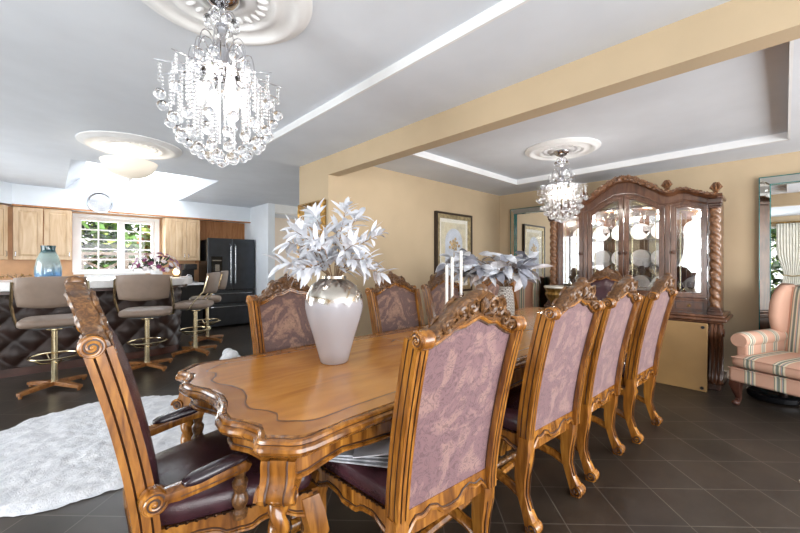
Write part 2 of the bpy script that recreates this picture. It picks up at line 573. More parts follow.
# ------------------------------------------------------------------ mesh builder
class MB:
    def __init__(self):
        self.bm = bmesh.new()

    def face(self, vs, mi=0):
        try:
            f = self.bm.faces.new(vs)
            f.material_index = mi
            f.smooth = True
            return f
        except ValueError:
            return None

    def grid(self, rows, closed_u=False, closed_v=False, mi=0, cap0=False, cap1=False, mats=None):
        """rows: list of rings of points"""
        V = [[self.bm.verts.new(p) for p in r] for r in rows]
        n, m = len(V), len(V[0])
        for i in range(n if closed_v else n - 1):
            a, b = V[i], V[(i + 1) % n]
            for j in range(m if closed_u else m - 1):
                k = (j + 1) % m
                self.face((a[j], a[k], b[k], b[j]), mats[j] if mats else mi)
        if cap0:
            self.face(list(reversed(V[0])), mi)
        if cap1:
            self.face(V[-1], mi)
        return V

    def box(self, c, s, rz=0.0, mi=0, M4=None):
        x, y, z = s[0] / 2, s[1] / 2, s[2] / 2
        pts = [(-x, -y, -z), (x, -y, -z), (x, y, -z), (-x, y, -z), (-x, -y, z), (x, -y, z), (x, y, z), (-x, y, z)]
        mt = M4 or (Matrix.Translation(c) @ Matrix.Rotation(rz, 4, 'Z'))
        v = [self.bm.verts.new(mt @ Vector(p)) for p in pts]
        for f in ((0, 3, 2, 1), (4, 5, 6, 7), (0, 1, 5, 4), (1, 2, 6, 5), (2, 3, 7, 6), (3, 0, 4, 7)):
            self.face([v[i] for i in f], mi)
        return self

    def bb(self, x0, x1, y0, y1, z0, z1, mi=0):
        return self.box(((x0 + x1) / 2, (y0 + y1) / 2, (z0 + z1) / 2), (abs(x1 - x0), abs(y1 - y0), abs(z1 - z0)), mi=mi)

    def frames(self, pts, up):
        P = [Vector(p) for p in pts]
        n = len(P)
        fr = []
        u = Vector(up) if up else None
        prev = None
        for i in range(n):
            t = (P[min(i + 1, n - 1)] - P[max(i - 1, 0)])
            if t.length < 1e-9:
                t = Vector((0, 0, 1))
            t.normalize()
            if u is not None:
                a = u - t * u.dot(t)
            elif prev is None:
                a = t.orthogonal()
            else:
                a = prev - t * prev.dot(t)
            if a.length < 1e-6:
                a = t.orthogonal()
            a.normalize()
            prev = a
            fr.append((P[i], a, t.cross(a)))
        return fr

    def tube(self, pts, r, seg=8, mi=0, cap=True, flat=1.0, up=None, closed=False):
        fr = self.frames(pts, up)
        n = len(fr)
        rows = []
        for i, (p, a, b) in enumerate(fr):
            rr = r[i] if isinstance(r, (list, tuple)) else r
            rows.append([p + (a * cos(2 * pi * k / seg) + b * sin(2 * pi * k / seg) * flat) * rr for k in range(seg)])
        self.grid(rows, closed_u=True, closed_v=closed, mi=mi, cap0=cap and not closed, cap1=cap and not closed)
        return self

    def sweep(self, pts, prof, up, scale=None, mats=None, mi=0, cap=True):
        fr = self.frames(pts, up)
        rows = []
        for i, (p, a, b) in enumerate(fr):
            s = scale[i] if scale else 1.0
            rows.append([p + a * (q[0] * s) + b * (q[1] * s) for q in prof])
        self.grid(rows, closed_u=True, mi=mi, cap0=cap, cap1=cap, mats=mats)
        return self

    def lathe(self, prof, seg=24, c=(0, 0, 0), axis='z', mi=0, twist=None):
        rows = []
        for (r, h) in prof:
            row = []
            for k in range(seg):
                a = 2 * pi * k / seg
                rr = r
                if twist:
                    rr = r * twist(a, h)
                x, y = rr * cos(a), rr * sin(a)
                if axis == 'z':
                    row.append((c[0] + x, c[1] + y, c[2] + h))
                elif axis == 'x':
                    row.append((c[0] + h, c[1] + x, c[2] + y))
                else:
                    row.append((c[0] + y, c[1] + h, c[2] + x))
            rows.append(row)
        self.grid(rows, closed_u=True, mi=mi, cap0=prof[0][0] > 1e-5, cap1=prof[-1][0] > 1e-5)
        return self

    def ball(self, c, r, u=12, v=8, mi=0, M4=None):
        rx, ry, rz = (r, r, r) if not isinstance(r, (tuple, list)) else r
        rows = []
        for i in range(1, v):
            t = pi * i / v
            row = []
            for k in range(u):
                a = 2 * pi * k / u
                p = Vector((rx * sin(t) * cos(a), ry * sin(t) * sin(a), -rz * cos(t)))
                if M4:
                    p = M4 @ p
                row.append(Vector(c) + p)
            rows.append(row)
        V = self.grid(rows, closed_u=True, mi=mi)
        p0, p1 = Vector((0, 0, -rz)), Vector((0, 0, rz))
        if M4:
            p0, p1 = M4 @ p0, M4 @ p1
        b, t = self.bm.verts.new(Vector(c) + p0), self.bm.verts.new(Vector(c) + p1)
        for k in range(u):
            self.face((b, V[0][(k + 1) % u], V[0][k]), mi)
            self.face((t, V[-1][k], V[-1][(k + 1) % u]), mi)
        return self

    def cush(self, c, a, b, h, e1=0.5, e2=0.3, u=36, v=14, mi=0, M4=None):
        """superellipsoid cushion"""
        def pw(x, e):
            return math.copysign(abs(x) ** e, x)
        rows = []
        for i in range(1, v):
            t = -pi / 2 + pi * i / v
            row = []
            for k in range(u):
                w = 2 * pi * k / u
                p = Vector((a * pw(cos(t), e1) * pw(cos(w), e2), b * pw(cos(t), e1) * pw(sin(w), e2), h * pw(sin(t), e1)))
                if M4:
                    p = M4 @ p
                row.append(Vector(c) + p)
            rows.append(row)
        self.grid(rows, closed_u=True, mi=mi, cap0=True, cap1=True)
        return self

    def prism(self, pts, axis, d0, d1, mi=0):
        """2D outline extruded along an axis; pts are (a,b): axis x ->(y,z), y->(x,z), z->(x,y)"""
        def P(a, b, d):
            return (d, a, b) if axis == 'x' else ((a, d, b) if axis == 'y' else (a, b, d))
        A = [self.bm.verts.new(P(a, b, d0)) for a, b in pts]
        B = [self.bm.verts.new(P(a, b, d1)) for a, b in pts]
        n = len(pts)
        self.face(list(reversed(A)), mi)
        self.face(B, mi)
        for i in range(n):
            j = (i + 1) % n
            self.face((A[i], A[j], B[j], B[i]), mi)
        return self

    def ring(self, outer, inner, axis, d0, d1, mi=0, bev=0.0):
        """frame between two outlines with equal point counts"""
        def P(q, d):
            a, b = q
            return (d, a, b) if axis == 'x' else ((a, d, b) if axis == 'y' else (a, b, d))
        rows = [[P(q, d0) for q in outer], [P(q, d1) for q in outer], [P(q, d1) for q in inner], [P(q, d0 + bev) for q in inner]]
        self.grid(rows, closed_u=True, closed_v=True, mi=mi)
        return self

    def spiral(self, c, R0, turns, r, axis, a0=0.0, sgn=1, n=22, mi=0, seg=6, fy=None, rend=0.25):
        """spiral ridge in the plane normal to axis"""
        pts, rr = [], []
        for i in range(n + 1):
            t = i / n
            rad = R0 * (1 - 0.86 * t)
            an = a0 + sgn * 2 * pi * turns * t
            a, b = rad * cos(an), rad * sin(an)
            if axis == 'x':
                pts.append((c[0], c[1] + a, c[2] + b))
            else:
                z = c[2] + b
                pts.append((c[0] + a, fy(z) if fy else c[1], z))
            rr.append(r * (1 - rend * t))
        self.tube(pts, rr, seg=seg, mi=mi)
        return self

    def leaf(self, base, d, nrm, L, w, bend=0.2, mi=0, n=4, cup=0.15):
        d = Vector(d).normalized()
        nrm = Vector(nrm)
        nrm = (nrm - d * nrm.dot(d))
        if nrm.length < 1e-4:
            nrm = d.orthogonal()
        nrm.normalize()
        s = d.cross(nrm)
        base = Vector(base)
        rows = []
        for i in range(n + 1):
            t = i / n
            ww = w * (sin(pi * min(1, t * 0.92 + 0.06)) ** 0.8) if t < 1 else 0.001
            p = base + d * (L * t) - nrm * (bend * L * t * t)
            rows.append([p - s * ww / 2 + nrm * cup * ww, p, p + s * ww / 2 + nrm * cup * ww])
        self.grid(rows, mi=mi)
        return self

    def build(self, name, mats, parent=None, angle=40, bevel=0.0, bseg=2, loc=None, solid=0.0):
        bmesh.ops.recalc_face_normals(self.bm, faces=self.bm.faces)
        me = bpy.data.meshes.new(name)
        self.bm.to_mesh(me)
        self.bm.free()
        for m in (mats if isinstance(mats, (list, tuple)) else [mats]):
            me.materials.append(m)
        try:
            me.set_sharp_from_angle(angle=radians(angle))
        except Exception:
            pass
        o = bpy.data.objects.new(name, me)
        COL.objects.link(o)
        if parent:
            o.parent = parent
        if loc:
            o.location = loc
        if solid:
            md = o.modifiers.new('solidify', 'SOLIDIFY')
            md.thickness = solid
        if bevel:
            md = o.modifiers.new('bevel', 'BEVEL')
            md.width = bevel
            md.segments = bseg
            md.limit_method = 'ANGLE'
            md.angle_limit = radians(50)
        return o


def tag(o, label, cat, group=None, kind=None):
    o['label'] = label
    o['category'] = cat
    if group:
        o['group'] = group
    if kind:
        o['kind'] = kind
    return o


def thing(name, label, cat, loc=(0, 0, 0), rz=0.0, group=None):
    o = bpy.data.objects.new(name, None)
    o.empty_display_size = 0.1
    COL.objects.link(o)
    o.location = loc
    o.rotation_euler = (0, 0, rz)
    return tag(o, label, cat, group)


def dup(root, loc, rz, label, group=None):
    r = root.copy()
    COL.objects.link(r)
    r.location = loc
    r.rotation_euler = (0, 0, rz)
    r['label'] = label
    if group:
        r['group'] = group
    for ch in list(root.children):
        c = ch.copy()
        COL.objects.link(c)
        c.parent = r
        for g in list(ch.children):
            d = g.copy()
            COL.objects.link(d)
            d.parent = c
    return r


def struct(name, mb, mat, **kw):
    o = mb.build(name, mat, **kw)
    o['kind'] = 'structure'
    return o


def interp(x, tab):
    if x <= tab[0][0]:
        return tab[0][1]
    for (a, va), (b, vb) in zip(tab, tab[1:]):
        if x <= b:
            t = (x - a) / (b - a)
            t = t * t * (3 - 2 * t) * 0.5 + t * 0.5
            return va + (vb - va) * t
    return tab[-1][1]

# ================================================================== ROOM SHELL
struct('floor', MB().bb(-2.8, 7.0, -3.4, 11.0, -0.06, 0.0), M['tile'])
ZR, ZL = 2.50, 2.44
# near / kitchen ceiling with the skylight opening
SX0, SX1, SY0, SY1 = 0.17, 1.78, 5.70, 8.03
c = MB()
c.bb(-2.8, SX0, -3.4, 9.6, ZR, ZR + 0.1)
c.bb(SX0, SX1, -3.4, SY0, ZR, ZR + 0.1)
c.bb(SX0, SX1, SY1, 9.6, ZR, ZR + 0.1)
c.bb(SX1, 2.2, -3.4, 9.6, ZR, ZR + 0.1)
c.bb(2.2, 7.0, 3.4, 9.6, ZR, ZR + 0.1)
struct('ceiling', c, M['ceil'])
# splayed skylight shaft
gx0, gx1, gy0, gy1, gz = 0.36, 1.72, 6.40, 7.98, 2.70
sh = MB()
o4 = [(SX0, SY0, ZR + 0.001), (SX1, SY0, ZR + 0.001), (SX1, SY1, ZR + 0.001), (SX0, SY1, ZR + 0.001)]
i4 = [(gx0, gy0, gz), (gx1, gy0, gz), (gx1, gy1, gz), (gx0, gy1, gz)]
o5 = [(p[0] + dx, p[1] + dy, ZR + 0.1) for p, (dx, dy) in zip(o4, ((-.06, -.06), (.06, -.06), (.06, .06), (-.06, .06)))]
i5 = [(p[0] + dx, p[1] + dy, gz + 0.0) for p, (dx, dy) in zip(i4, ((-.06, -.06), (.06, -.06), (.06, .06), (-.06, .06)))]
sh.grid([o4, i4, i5, o5], closed_u=True, closed_v=True)
struct('ceiling_skylight', sh, M['ceil'], angle=20)
struct('window_3', MB().bb(gx0 - .03, gx1 + .03, gy0 - .03, gy1 + .03, gz + .001, gz + .008), M['diffuser'])
# dropped soffit and header beam between the rooms
struct('ceiling_soffit', MB().bb(1.51, 2.14, -3.4, 3.98, ZL, ZR + 0.05), M['ceil'])
struct('trim_1', MB().bb(1.495, 1.51, -3.4, 3.98, ZL, ZR), M['trim'])
struct('wall_beam', MB().bb(2.14, 2.27, -3.4, 3.35, 2.24, ZR + 0.1), M['peach'])
struct('wall_stub', MB().bb(2.14, 2.27, 3.35, 3.98, 0, ZR + 0.05), M['peach'])
# dining room ceiling with raised tray
TX0, TX1, TY0, TY1 = 2.42, 4.96, -0.03, 2.74
c = MB()
c.bb(2.27, TX0, -3.4, 3.5, ZL, ZL + 0.15)
c.bb(TX1, 5.7, -3.4, 3.5, ZL, ZL + 0.15)
c.bb(TX0, TX1, TY1, 3.5, ZL, ZL + 0.15)
c.bb(TX0, TX1, -3.4, TY0, ZL, ZL + 0.15)
c.bb(TX0, TX1, TY0, TY1, ZL + 0.07, ZL + 0.15)
struct('ceiling_tray', c, M['ceil'])
c = MB()
c.bb(TX0, TX0 + .015, TY0, TY1, ZL, ZL + .07)
c.bb(TX1 - .04, TX1, TY0, TY1, ZL + .0, ZL + .07)
c.bb(TX0, TX1, TY1 - .04, TY1, ZL + .0, ZL + .07)
c.bb(TX0, TX1, TY0, TY0 + .015, ZL, ZL + .07)
struct('trim_2', c, M['trim'])
struct('wall_back', MB().bb(2.27, 5.66, 3.35, 3.48, 0, ZL + 0.1), M['peach'])
struct('wall_right', MB().bb(5.53, 5.66, -3.4, 3.35, 0, ZL + 0.1), M['peach'])
struct('baseboard_right', MB().bb(5.515, 5.53, -3.4, 3.35, 0, 0.09), M['peachpale'])
# corridor past the stub wall
struct('wall_corridor', MB().bb(3.0, 7.0, 9.3, 9.4, 0, ZR), M['peachpale'])
struct('trim_3', MB().bb(3.29, 6.9, 7.15, 7.35, 2.33, ZR), M['white'])
struct('wall_partition', MB().bb(3.15, 3.29, 7.13, 9.3, 0, ZR), M['kwall'])
# kitchen back wall around the window, soffit above the cabinets
WX0, WX1, WZ0, WZ1, WY = 0.34, 1.46, 1.14, 2.09, 8.40
c = MB()
c.bb(-2.8, WX0, WY, WY + .15, 0, ZR)
c.bb(WX1, 3.15, WY, WY + .15, 0, ZR)
c.bb(WX0, WX1, WY, WY + .15, 0, WZ0)
c.bb(WX0, WX1, WY, WY + .15, WZ1, ZR)
struct('wall_kitchen', c, M['backsplash'])
c = MB()
c.bb(-0.42, 3.15, 8.03, WY, 2.185, ZR)
c.prism([(-0.42, 8.03), (-0.42, 8.4), (-2.8, 8.4), (-2.8, 6.9), (-1.55, 6.9)], 'z', 2.185, ZR)
struct('wall_soffit', c, M['kwall'])
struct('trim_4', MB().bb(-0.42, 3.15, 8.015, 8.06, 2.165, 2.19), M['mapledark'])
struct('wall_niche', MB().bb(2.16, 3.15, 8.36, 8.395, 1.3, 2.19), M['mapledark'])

# left wall with its window, behind the viewer's left
LX = -2.6
LW0, LW1, LZ0, LZ1 = -0.5, 2.6, 0.35, 2.25
c = MB()
c.bb(LX - .15, LX, -3.4, LW0, 0, ZR)
c.bb(LX - .15, LX, LW1, 3.9, 0, ZR)
c.bb(LX - .15, LX, 7.3, 8.4, 0, ZR)
c.bb(LX - .15, LX, 3.9, 7.3, 0, .45)  # opening for the added side window
c.bb(LX - .15, LX, 3.9, 7.3, 2.25, ZR)
c.bb(LX - .15, LX, LW0, LW1, 0, LZ0)
c.bb(LX - .15, LX, LW0, LW1, LZ1, ZR)
struct('wall_left', c, M['peach'])


def window(name, axis, a0, a1, z0, z1, d, thick, vbars, hbars, bar=0.03, mid=None):
    """casement window in the plane axis=d; a runs along the wall"""
    c = MB()

    def bar_(u0, u1, w0, w1, t0=0.0, t1=thick):
        if axis == 'y':
            c.bb(u0, u1, d + t0, d + t1, w0, w1)
        else:
            c.bb(d + t0, d + t1, u0, u1, w0, w1)
    f = 0.05
    bar_(a0, a1, z0, z0 + f); bar_(a0, a1, z1 - f, z1)
    bar_(a0, a0 + f, z0 + f, z1 - f); bar_(a1 - f, a1, z0 + f, z1 - f)
    if mid:
        bar_(mid - 0.05, mid + 0.05, z0 + f, z1 - f)
    for v in vbars:
        bar_(v - bar / 2, v + bar / 2, z0 + f, z1 - f, thick * .3, thick * .7)
    for h in hbars:
        bar_(a0 + f, a1 - f, h - bar / 2, h + bar / 2, thick * .32, thick * .68)
    o = struct(name, c, M['white'])
    g = MB()
    if axis == 'y':
        g.bb(a0 + f, a1 - f, d + thick * .45, d + thick * .55, z0 + f, z1 - f)
    else:
        g.bb(d + thick * .45, d + thick * .55, a0 + f, a1 - f, z0 + f, z1 - f)
    g.build('pane', M['pane'], o)
    return o


w1 = window('window_1', 'y', WX0, WX1, WZ0, WZ1, WY + .02, 0.07, [0.62, 1.24], [1.36, 1.55, 1.72, 1.89], 0.022, mid=0.945)
MB().bb(WX0 - .06, WX1 + .06, WY - .1, WY + .02, WZ0 - .035, WZ0).build('sill', M['white'], w1)
c = MB()
c.bb(WX0 - .07, WX0, WY - .02, WY, WZ0, WZ1 + .06); c.bb(WX1, WX1 + .07, WY - .02, WY, WZ0, WZ1 + .06); c.bb(WX0, WX1, WY - .02, WY, WZ1, WZ1 + .06)
c.build('casing', M['white'], w1)
window('added_side_window', 'x', 3.9, 7.3, .45, 2.25, LX - .1, 0.07, [5.0, 6.2], [], 0.05)  # unseen window added so the side fill reaches the kitchen
window('window_2', 'x', LW0, LW1, LZ0, LZ1, LX - .1, 0.07, [1.05], [], 0.05)

# ================================================================== OUTSIDE
struct('ground', MB().bb(-14, 14, -14, 24, -0.35, -0.25), M['paving'])


def hedge(name, label, cx, cy, a, b, zc, h, n, seed, mats, group=None):
    r = random.Random(seed)
    c = MB()
    for i in range(n):
        t = r.uniform(0, 2 * pi)
        u = r.uniform(-1, 1)
        rr = sqrt(1 - u * u) * r.uniform(0.75, 1.05)
        p = (cx + a * rr * cos(t), cy + b * rr * sin(t), max(-0.2, zc + h * u * r.uniform(0.8, 1.02)))
        d = (r.uniform(-1, 1), r.uniform(-1, 1), r.uniform(-.6, .6))
        c.leaf(p, d, (r.uniform(-.5, .5), r.uniform(-1, .2), 1), r.uniform(.2, .38), r.uniform(.11, .2), 0.3, r.choice(range(len(mats))), n=2)
    o = c.build(name, [M[m] for m in mats])
    MB().tube([(cx, cy, -0.28), (cx + .05, cy, zc * .6), (cx, cy, zc + h * .4)], [0.09, 0.07, 0.03]).build('trunk', M['stem'], o)
    return tag(o, label, 'tree', group)


hedge('garden_tree', 'dark green garden tree outside the left sash of the kitchen window', 0.0, 11.4, 1.4, 0.8, 1.9, 1.9, 2200, 1, ['green', 'green3', 'green2', 'green'])
hedge('garden_tree', 'garden tree with rust tinged leaves outside the right sash of the kitchen window', 3.3, 12.0, 1.5, 0.8, 2.0, 1.9, 2200, 2, ['green', 'green2', 'autumn', 'green2'])
hedge('garden_tree', 'large yellow green tree standing furthest back outside the kitchen window', 1.3, 15.5, 4.6, 0.9, 1.9, 2.9, 6500, 3, ['green2', 'green', 'green3'])
hedge('garden_tree', 'green shrub outside the curtained window, seen in the tall mirror', -5.2, 0.9, 0.9, 1.9, 1.2, 1.3, 1500, 4, ['green', 'green2', 'green3'])
dr = thing('deck_railing', 'weathered pale deck railing outside the kitchen window', 'railing', (1.2, 10.0, -0.25))
c = MB()
for z in (1.72, 1.60):
    c.bb(-1.9, 2.2, -.04, .04, z, z + .06)
c.bb(-1.9, 2.2, -.04, .04, 1.2, 1.26)
c.build('rail', M['fence'], dr)
for x in (-1.5, -0.75, 0.0, 0.75, 1.5):
    MB().bb(x - .045, x + .045, -.045, .045, 0, 1.78).build('post', M['fence'], dr)
c = MB()
for x in (-1.5, -0.75, 0.0, 0.75):
    c.tube([(x, 0, 1.2), (x + .75, 0, 1.62)], 0.035, seg=4)
    c.tube([(x, .0, 1.62), (x + .75, .0, 1.2)], 0.035, seg=4)
c.build('lattice', M['fence'], dr)

# ================================================================== DINING TABLE
TZ = 0.772
TL, TW = 1.90, 0.575           # half length, half width
TCX, TCY = 2.335, 1.56


def table_outline():
    q = []                       # quarter from mid long edge (0,W) to mid end (L,0)
    for x in (0, .4, .8, 1.2, 1.5):
        q.append((x, TW - .012))
    for x, y in ((1.62, TW - .010), (1.70, TW - .002), (1.76, TW + .004), (1.80, TW - .002), (1.825, TW - .018), (1.845, TW - .042), (1.868, TW - .066), (1.886, TW - .085), (1.892, TW - .105)):
        q.append((x, y))
    for i in range(1, 15):
        t = i / 14
        y = (TW - .105) * (1 - t)
        # end edge: inward at .40, bulging at .24, inward in the middle
        x = 1.892 + interp(y, [(0, -.028), (.1, -.014), (.2, .024), (.27, .03), (.35, -.012), (.41, -.026), (.45, -.012), (.48, 0)])
        q.append((x, y))
    out = list(q)
    out += [(x, -y) for x, y in reversed(q[:-1])]
    out += [(-x, -y) for x, y in q[1:]]
    out += [(-x, y) for x, y in reversed(q[1:-1])]
    return out                   # clockwise


def offset(pts, d):
    n = len(pts)
    out = []
    for i in range(n):
        a, b, c_ = Vector(pts[i - 1]), Vector(pts[i]), Vector(pts[(i + 1) % n])
        t = (c_ - a).normalized()
        nrm = Vector((t.y, -t.x))      # clockwise loop: inside on the right
        out.append(tuple(b + nrm * d))
    return out


def offsc(d):
    return [(x * (TL - d) / TL, y * (TW - d) / TW) for x, y in OUT]


tab = thing('dining_table', 'long carved honey wood dining table with dark inlay line and scalloped edge', 'table', (TCX, TCY, 0))
OUT = table_outline()
prof = [(.034, .762, 0), (.030, .757, 1), (.026, .762, 0), (.014, .764, 0), (.006, .760, 0), (.002, .752, 1), (.004, .748, 0), (-.006, .742, 0), (-.008, .732, 0), (-.002, .722, 0), (.008, .718, 1), (.012, .714, 0), (.020, .704, 0), (.05, .700, 0)]
c = MB()
rows, mts = [], []
for d, z, m in prof:
    rows.append([(x, y, z + .01) for x, y in (offsc(d) if d == .034 else offset(OUT, d))])
V = [[c.bm.verts.new(p) for p in r] for r in rows]
for i in range(len(V) - 1):
    for j in range(len(OUT)):
        k = (j + 1) % len(OUT)
        c.face((V[i][j], V[i][k], V[i + 1][k], V[i + 1][j]), prof[i][2])
c.build('edge_moulding', [M['honey'], M['honeydark']], tab, angle=30)


def top_ring(d0, d1, z, mat, name):
    c = MB()
    A = [c.bm.verts.new((x, y, z)) for x, y in offsc(d0)]
    B = [c.bm.verts.new((x, y, z)) for x, y in offsc(d1)]
    for j in range(len(OUT)):
        k = (j + 1) % len(OUT)
        f = c.face((A[j], A[k], B[k], B[j]))
    return c.build(name, mat, tab)


top_ring(.034, .105, TZ, M['border'], 'tabletop_border')
top_ring(.105, .113, TZ, M['inlay'], 'inlay_line')
c = MB()
c.face([c.bm.verts.new((x, y, TZ)) for x, y in offsc(.113)])
bmesh.ops.triangulate(c.bm, faces=c.bm.faces)
top = c.build('tabletop', M['top'], tab)
for x in (-.62, .62):
    MB().bb(x - .0015, x + .0015, -TW + .13, TW - .13, TZ - .001, TZ + .0006).build('leaf_seam', M['inlay'], tab)
# scalloped apron
AO = offset(OUT, .04)
n = len(AO)
c = MB()
botp = []
rows = [[], [], [], []]
for i, (x, y) in enumerate(AO):
    ax, ay = abs(x), abs(y)
    if ay > TW - .1:
        t = min(1, ax / 1.78)
        zb = interp(t, [(0, .63), (.3, .612), (.55, .612), (.8, .64), (.92, .664), (1, .645)])
    else:
        t = min(1, ay / .46)
        zb = interp(t, [(0, .668), (.3, .662), (.6, .667), (.8, .66), (1, .645)])
    rows[0].append((x, y, .715)); rows[1].append((x, y, zb))
    botp.append((x, y, zb))
inn = offset(OUT, .058)
for (x, y), b in zip(inn, botp):
    rows[2].append((x, y, b[2])); rows[3].append((x, y, .715))
c.grid(rows, closed_u=True)
apr = c.build('apron', M['honey'], tab, angle=50)
bead = [(x, y, b[2] + .004) for (x, y), b in zip(offset(OUT, .038), botp)]
MB().tube(bead + bead[:2], 0.007, seg=6).build('apron_bead', M['honey'], apr)
bead = [(x, y, b[2] + .016) for (x, y), b in zip(offset(OUT, .0385), botp)]
MB().tube(bead + bead[:2], 0.003, seg=4).build('apron_groove', M['honeydark'], apr)


def table_leg(sx, sy):
    c = MB()
    cx, cy = sx * 1.805, sy * .475
    d = Vector((sx, sy, 0)).normalized()
    s = Vector((-d.y, d.x, 0))
    # reeded scroll bracket facing the clipped corner
    prof = [(0, .705), (.085, .705), (.09, .68), (.088, .65), (.094, .62), (.108, .60), (.122, .585), (.128, .565), (.122, .545), (.105, .535), (.088, .54), (.075, .555), (0, .575)]
    prof = [(u * .85, .705 - (.705 - z) * .70) for u, z in prof]
    for w0, w1, k in ((-.052, -.030, 1.0), (-.027, .027, .93), (.030, .052, 1.0)):
        A, B = [], []
        for u, z in prof:
            p = Vector((cx, cy, 0)) + d * (u * k - .02)
            A.append(c.bm.verts.new(p + s * w0 + Vector((0, 0, z))))
            B.append(c.bm.verts.new(p + s * w1 + Vector((0, 0, z))))
        c.face(A); c.face(list(reversed(B)))
        for i in range(len(prof)):
            j = (i + 1) % len(prof)
            c.face((A[i], A[j], B[j], B[i]))
    for w in (-.0285, .0285):
        pts = [Vector((cx, cy, 0)) + d * (u * .96 - .018) + s * w + Vector((0, 0, z)) for u, z in prof[1:10]]
        c.tube(pts, .004, seg=4, mi=1)
    for w in (-.053, .053):
        for i_, (R0, mi) in enumerate(((.03, 0), (.016, 1))):
            o = Vector((cx, cy, .607)) + d * .063 + s * w
            pts = [o + d * (R0 * (1 - .8 * t / 18) * cos(t * .55)) + Vector((0, 0, R0 * (1 - .8 * t / 18) * sin(t * .55))) for t in range(19)]
            c.tube(pts, .006, seg=5, mi=mi)
    # rope turned shaft
    hx, hy = cx + d.x * .045, cy + d.y * .045
    prf = [(.045, .56), (.05, .545), (.04, .53)]
    c.lathe([(.024, .63), (.032, .61), (.036, .598), (.03, .585), (.024, .58)], 20, (hx, hy, 0))
    hs = [(.030, .59 - .48 * i / 80) for i in range(81)]
    c.lathe(hs, 24, (hx, hy, 0), twist=lambda a, h: .66 + .42 * abs(sin(a * 1.0 + h * 42)))
    c.lathe([(.03, .12), (.05, .11), (.055, .095), (.045, .08), (.035, .07), (.055, .055), (.06, .035), (.05, .012), (.035, 0)], 20, (hx, hy, 0))
    return c.build('leg', [M['honey'], M['honeydark']], tab)


for sx in (-1, 1):
    for sy in (-1, 1):
        table_leg(sx, sy)
# stretcher between the leg pairs
c = MB()
for sy in (-1, 1):
    c.tube([(-1.79, sy * .48, .1), (0, sy * .42, .1), (1.79, sy * .48, .1)], 0.022, seg=8)
c.build('stretcher', M['honey'], tab)


# ================================================================== CARVED DINING CHAIRS
def yb(z):
    return -.245 - .125 * max(0.0, (z - .42) / .66) ** 1.5


def ztop(x):
    z = ztop_(x)
    return 1.03 + (z - 1.03) * KC


KC = 0.86


def ztop_(x):
    return interp(abs(x), [(0, 1.128), (.03, 1.115), (.06, 1.10), (.10, 1.097), (.14, 1.072), (.18, 1.05), (.22, 1.035), (.26, 1.03)])


def zcrest(x):
    return 1.03 + (zcrest_(x) - 1.03) * KC


def zcrest_(x):
    return interp(abs(x), [(0, 1.243), (.03, 1.236), (.06, 1.215), (.085, 1.208), (.115, 1.195), (.14, 1.16), (.17, 1.12), (.20, 1.098), (.235, 1.085), (.26, 1.08)])


STP = [(-.023, -.028), (-.012, -.028), (-.009, -.021), (-.006, -.028), (.008, -.028), (.011, -.021), (.014, -.028), (.023, -.027),
       (.023, -.010), (.018, -.007), (.023, -.004), (.023, .018), (.018, .021), (.023, .024), (.023, .042),
       (.012, .042), (.009, .036), (.006, .042), (-.008, .042), (-.011, .036), (-.014, .042), (-.023, .042)]
STM = [0, 1, 1, 0, 1, 1, 0, 0, 1, 1, 0, 1, 1, 0, 0, 1, 1, 0, 1, 1, 0, 0]


def cabriole(c, pts, rad):
    c.sweep(pts, [(-1, -.85), (-.35, -1), (.35, -1), (1, -.85), (1, .0), (.9, .85), (.35, 1), (-.35, 1), (-.9, .85), (-1, 0)], (1, 0, 0), scale=rad)


TK = .15


def taper(c):
    for v in c.bm.verts:
        v.co.x *= 1 + TK * v.co.y / .26
    return c


def zk(z):
    return 1.03 + (z - 1.03) * KC


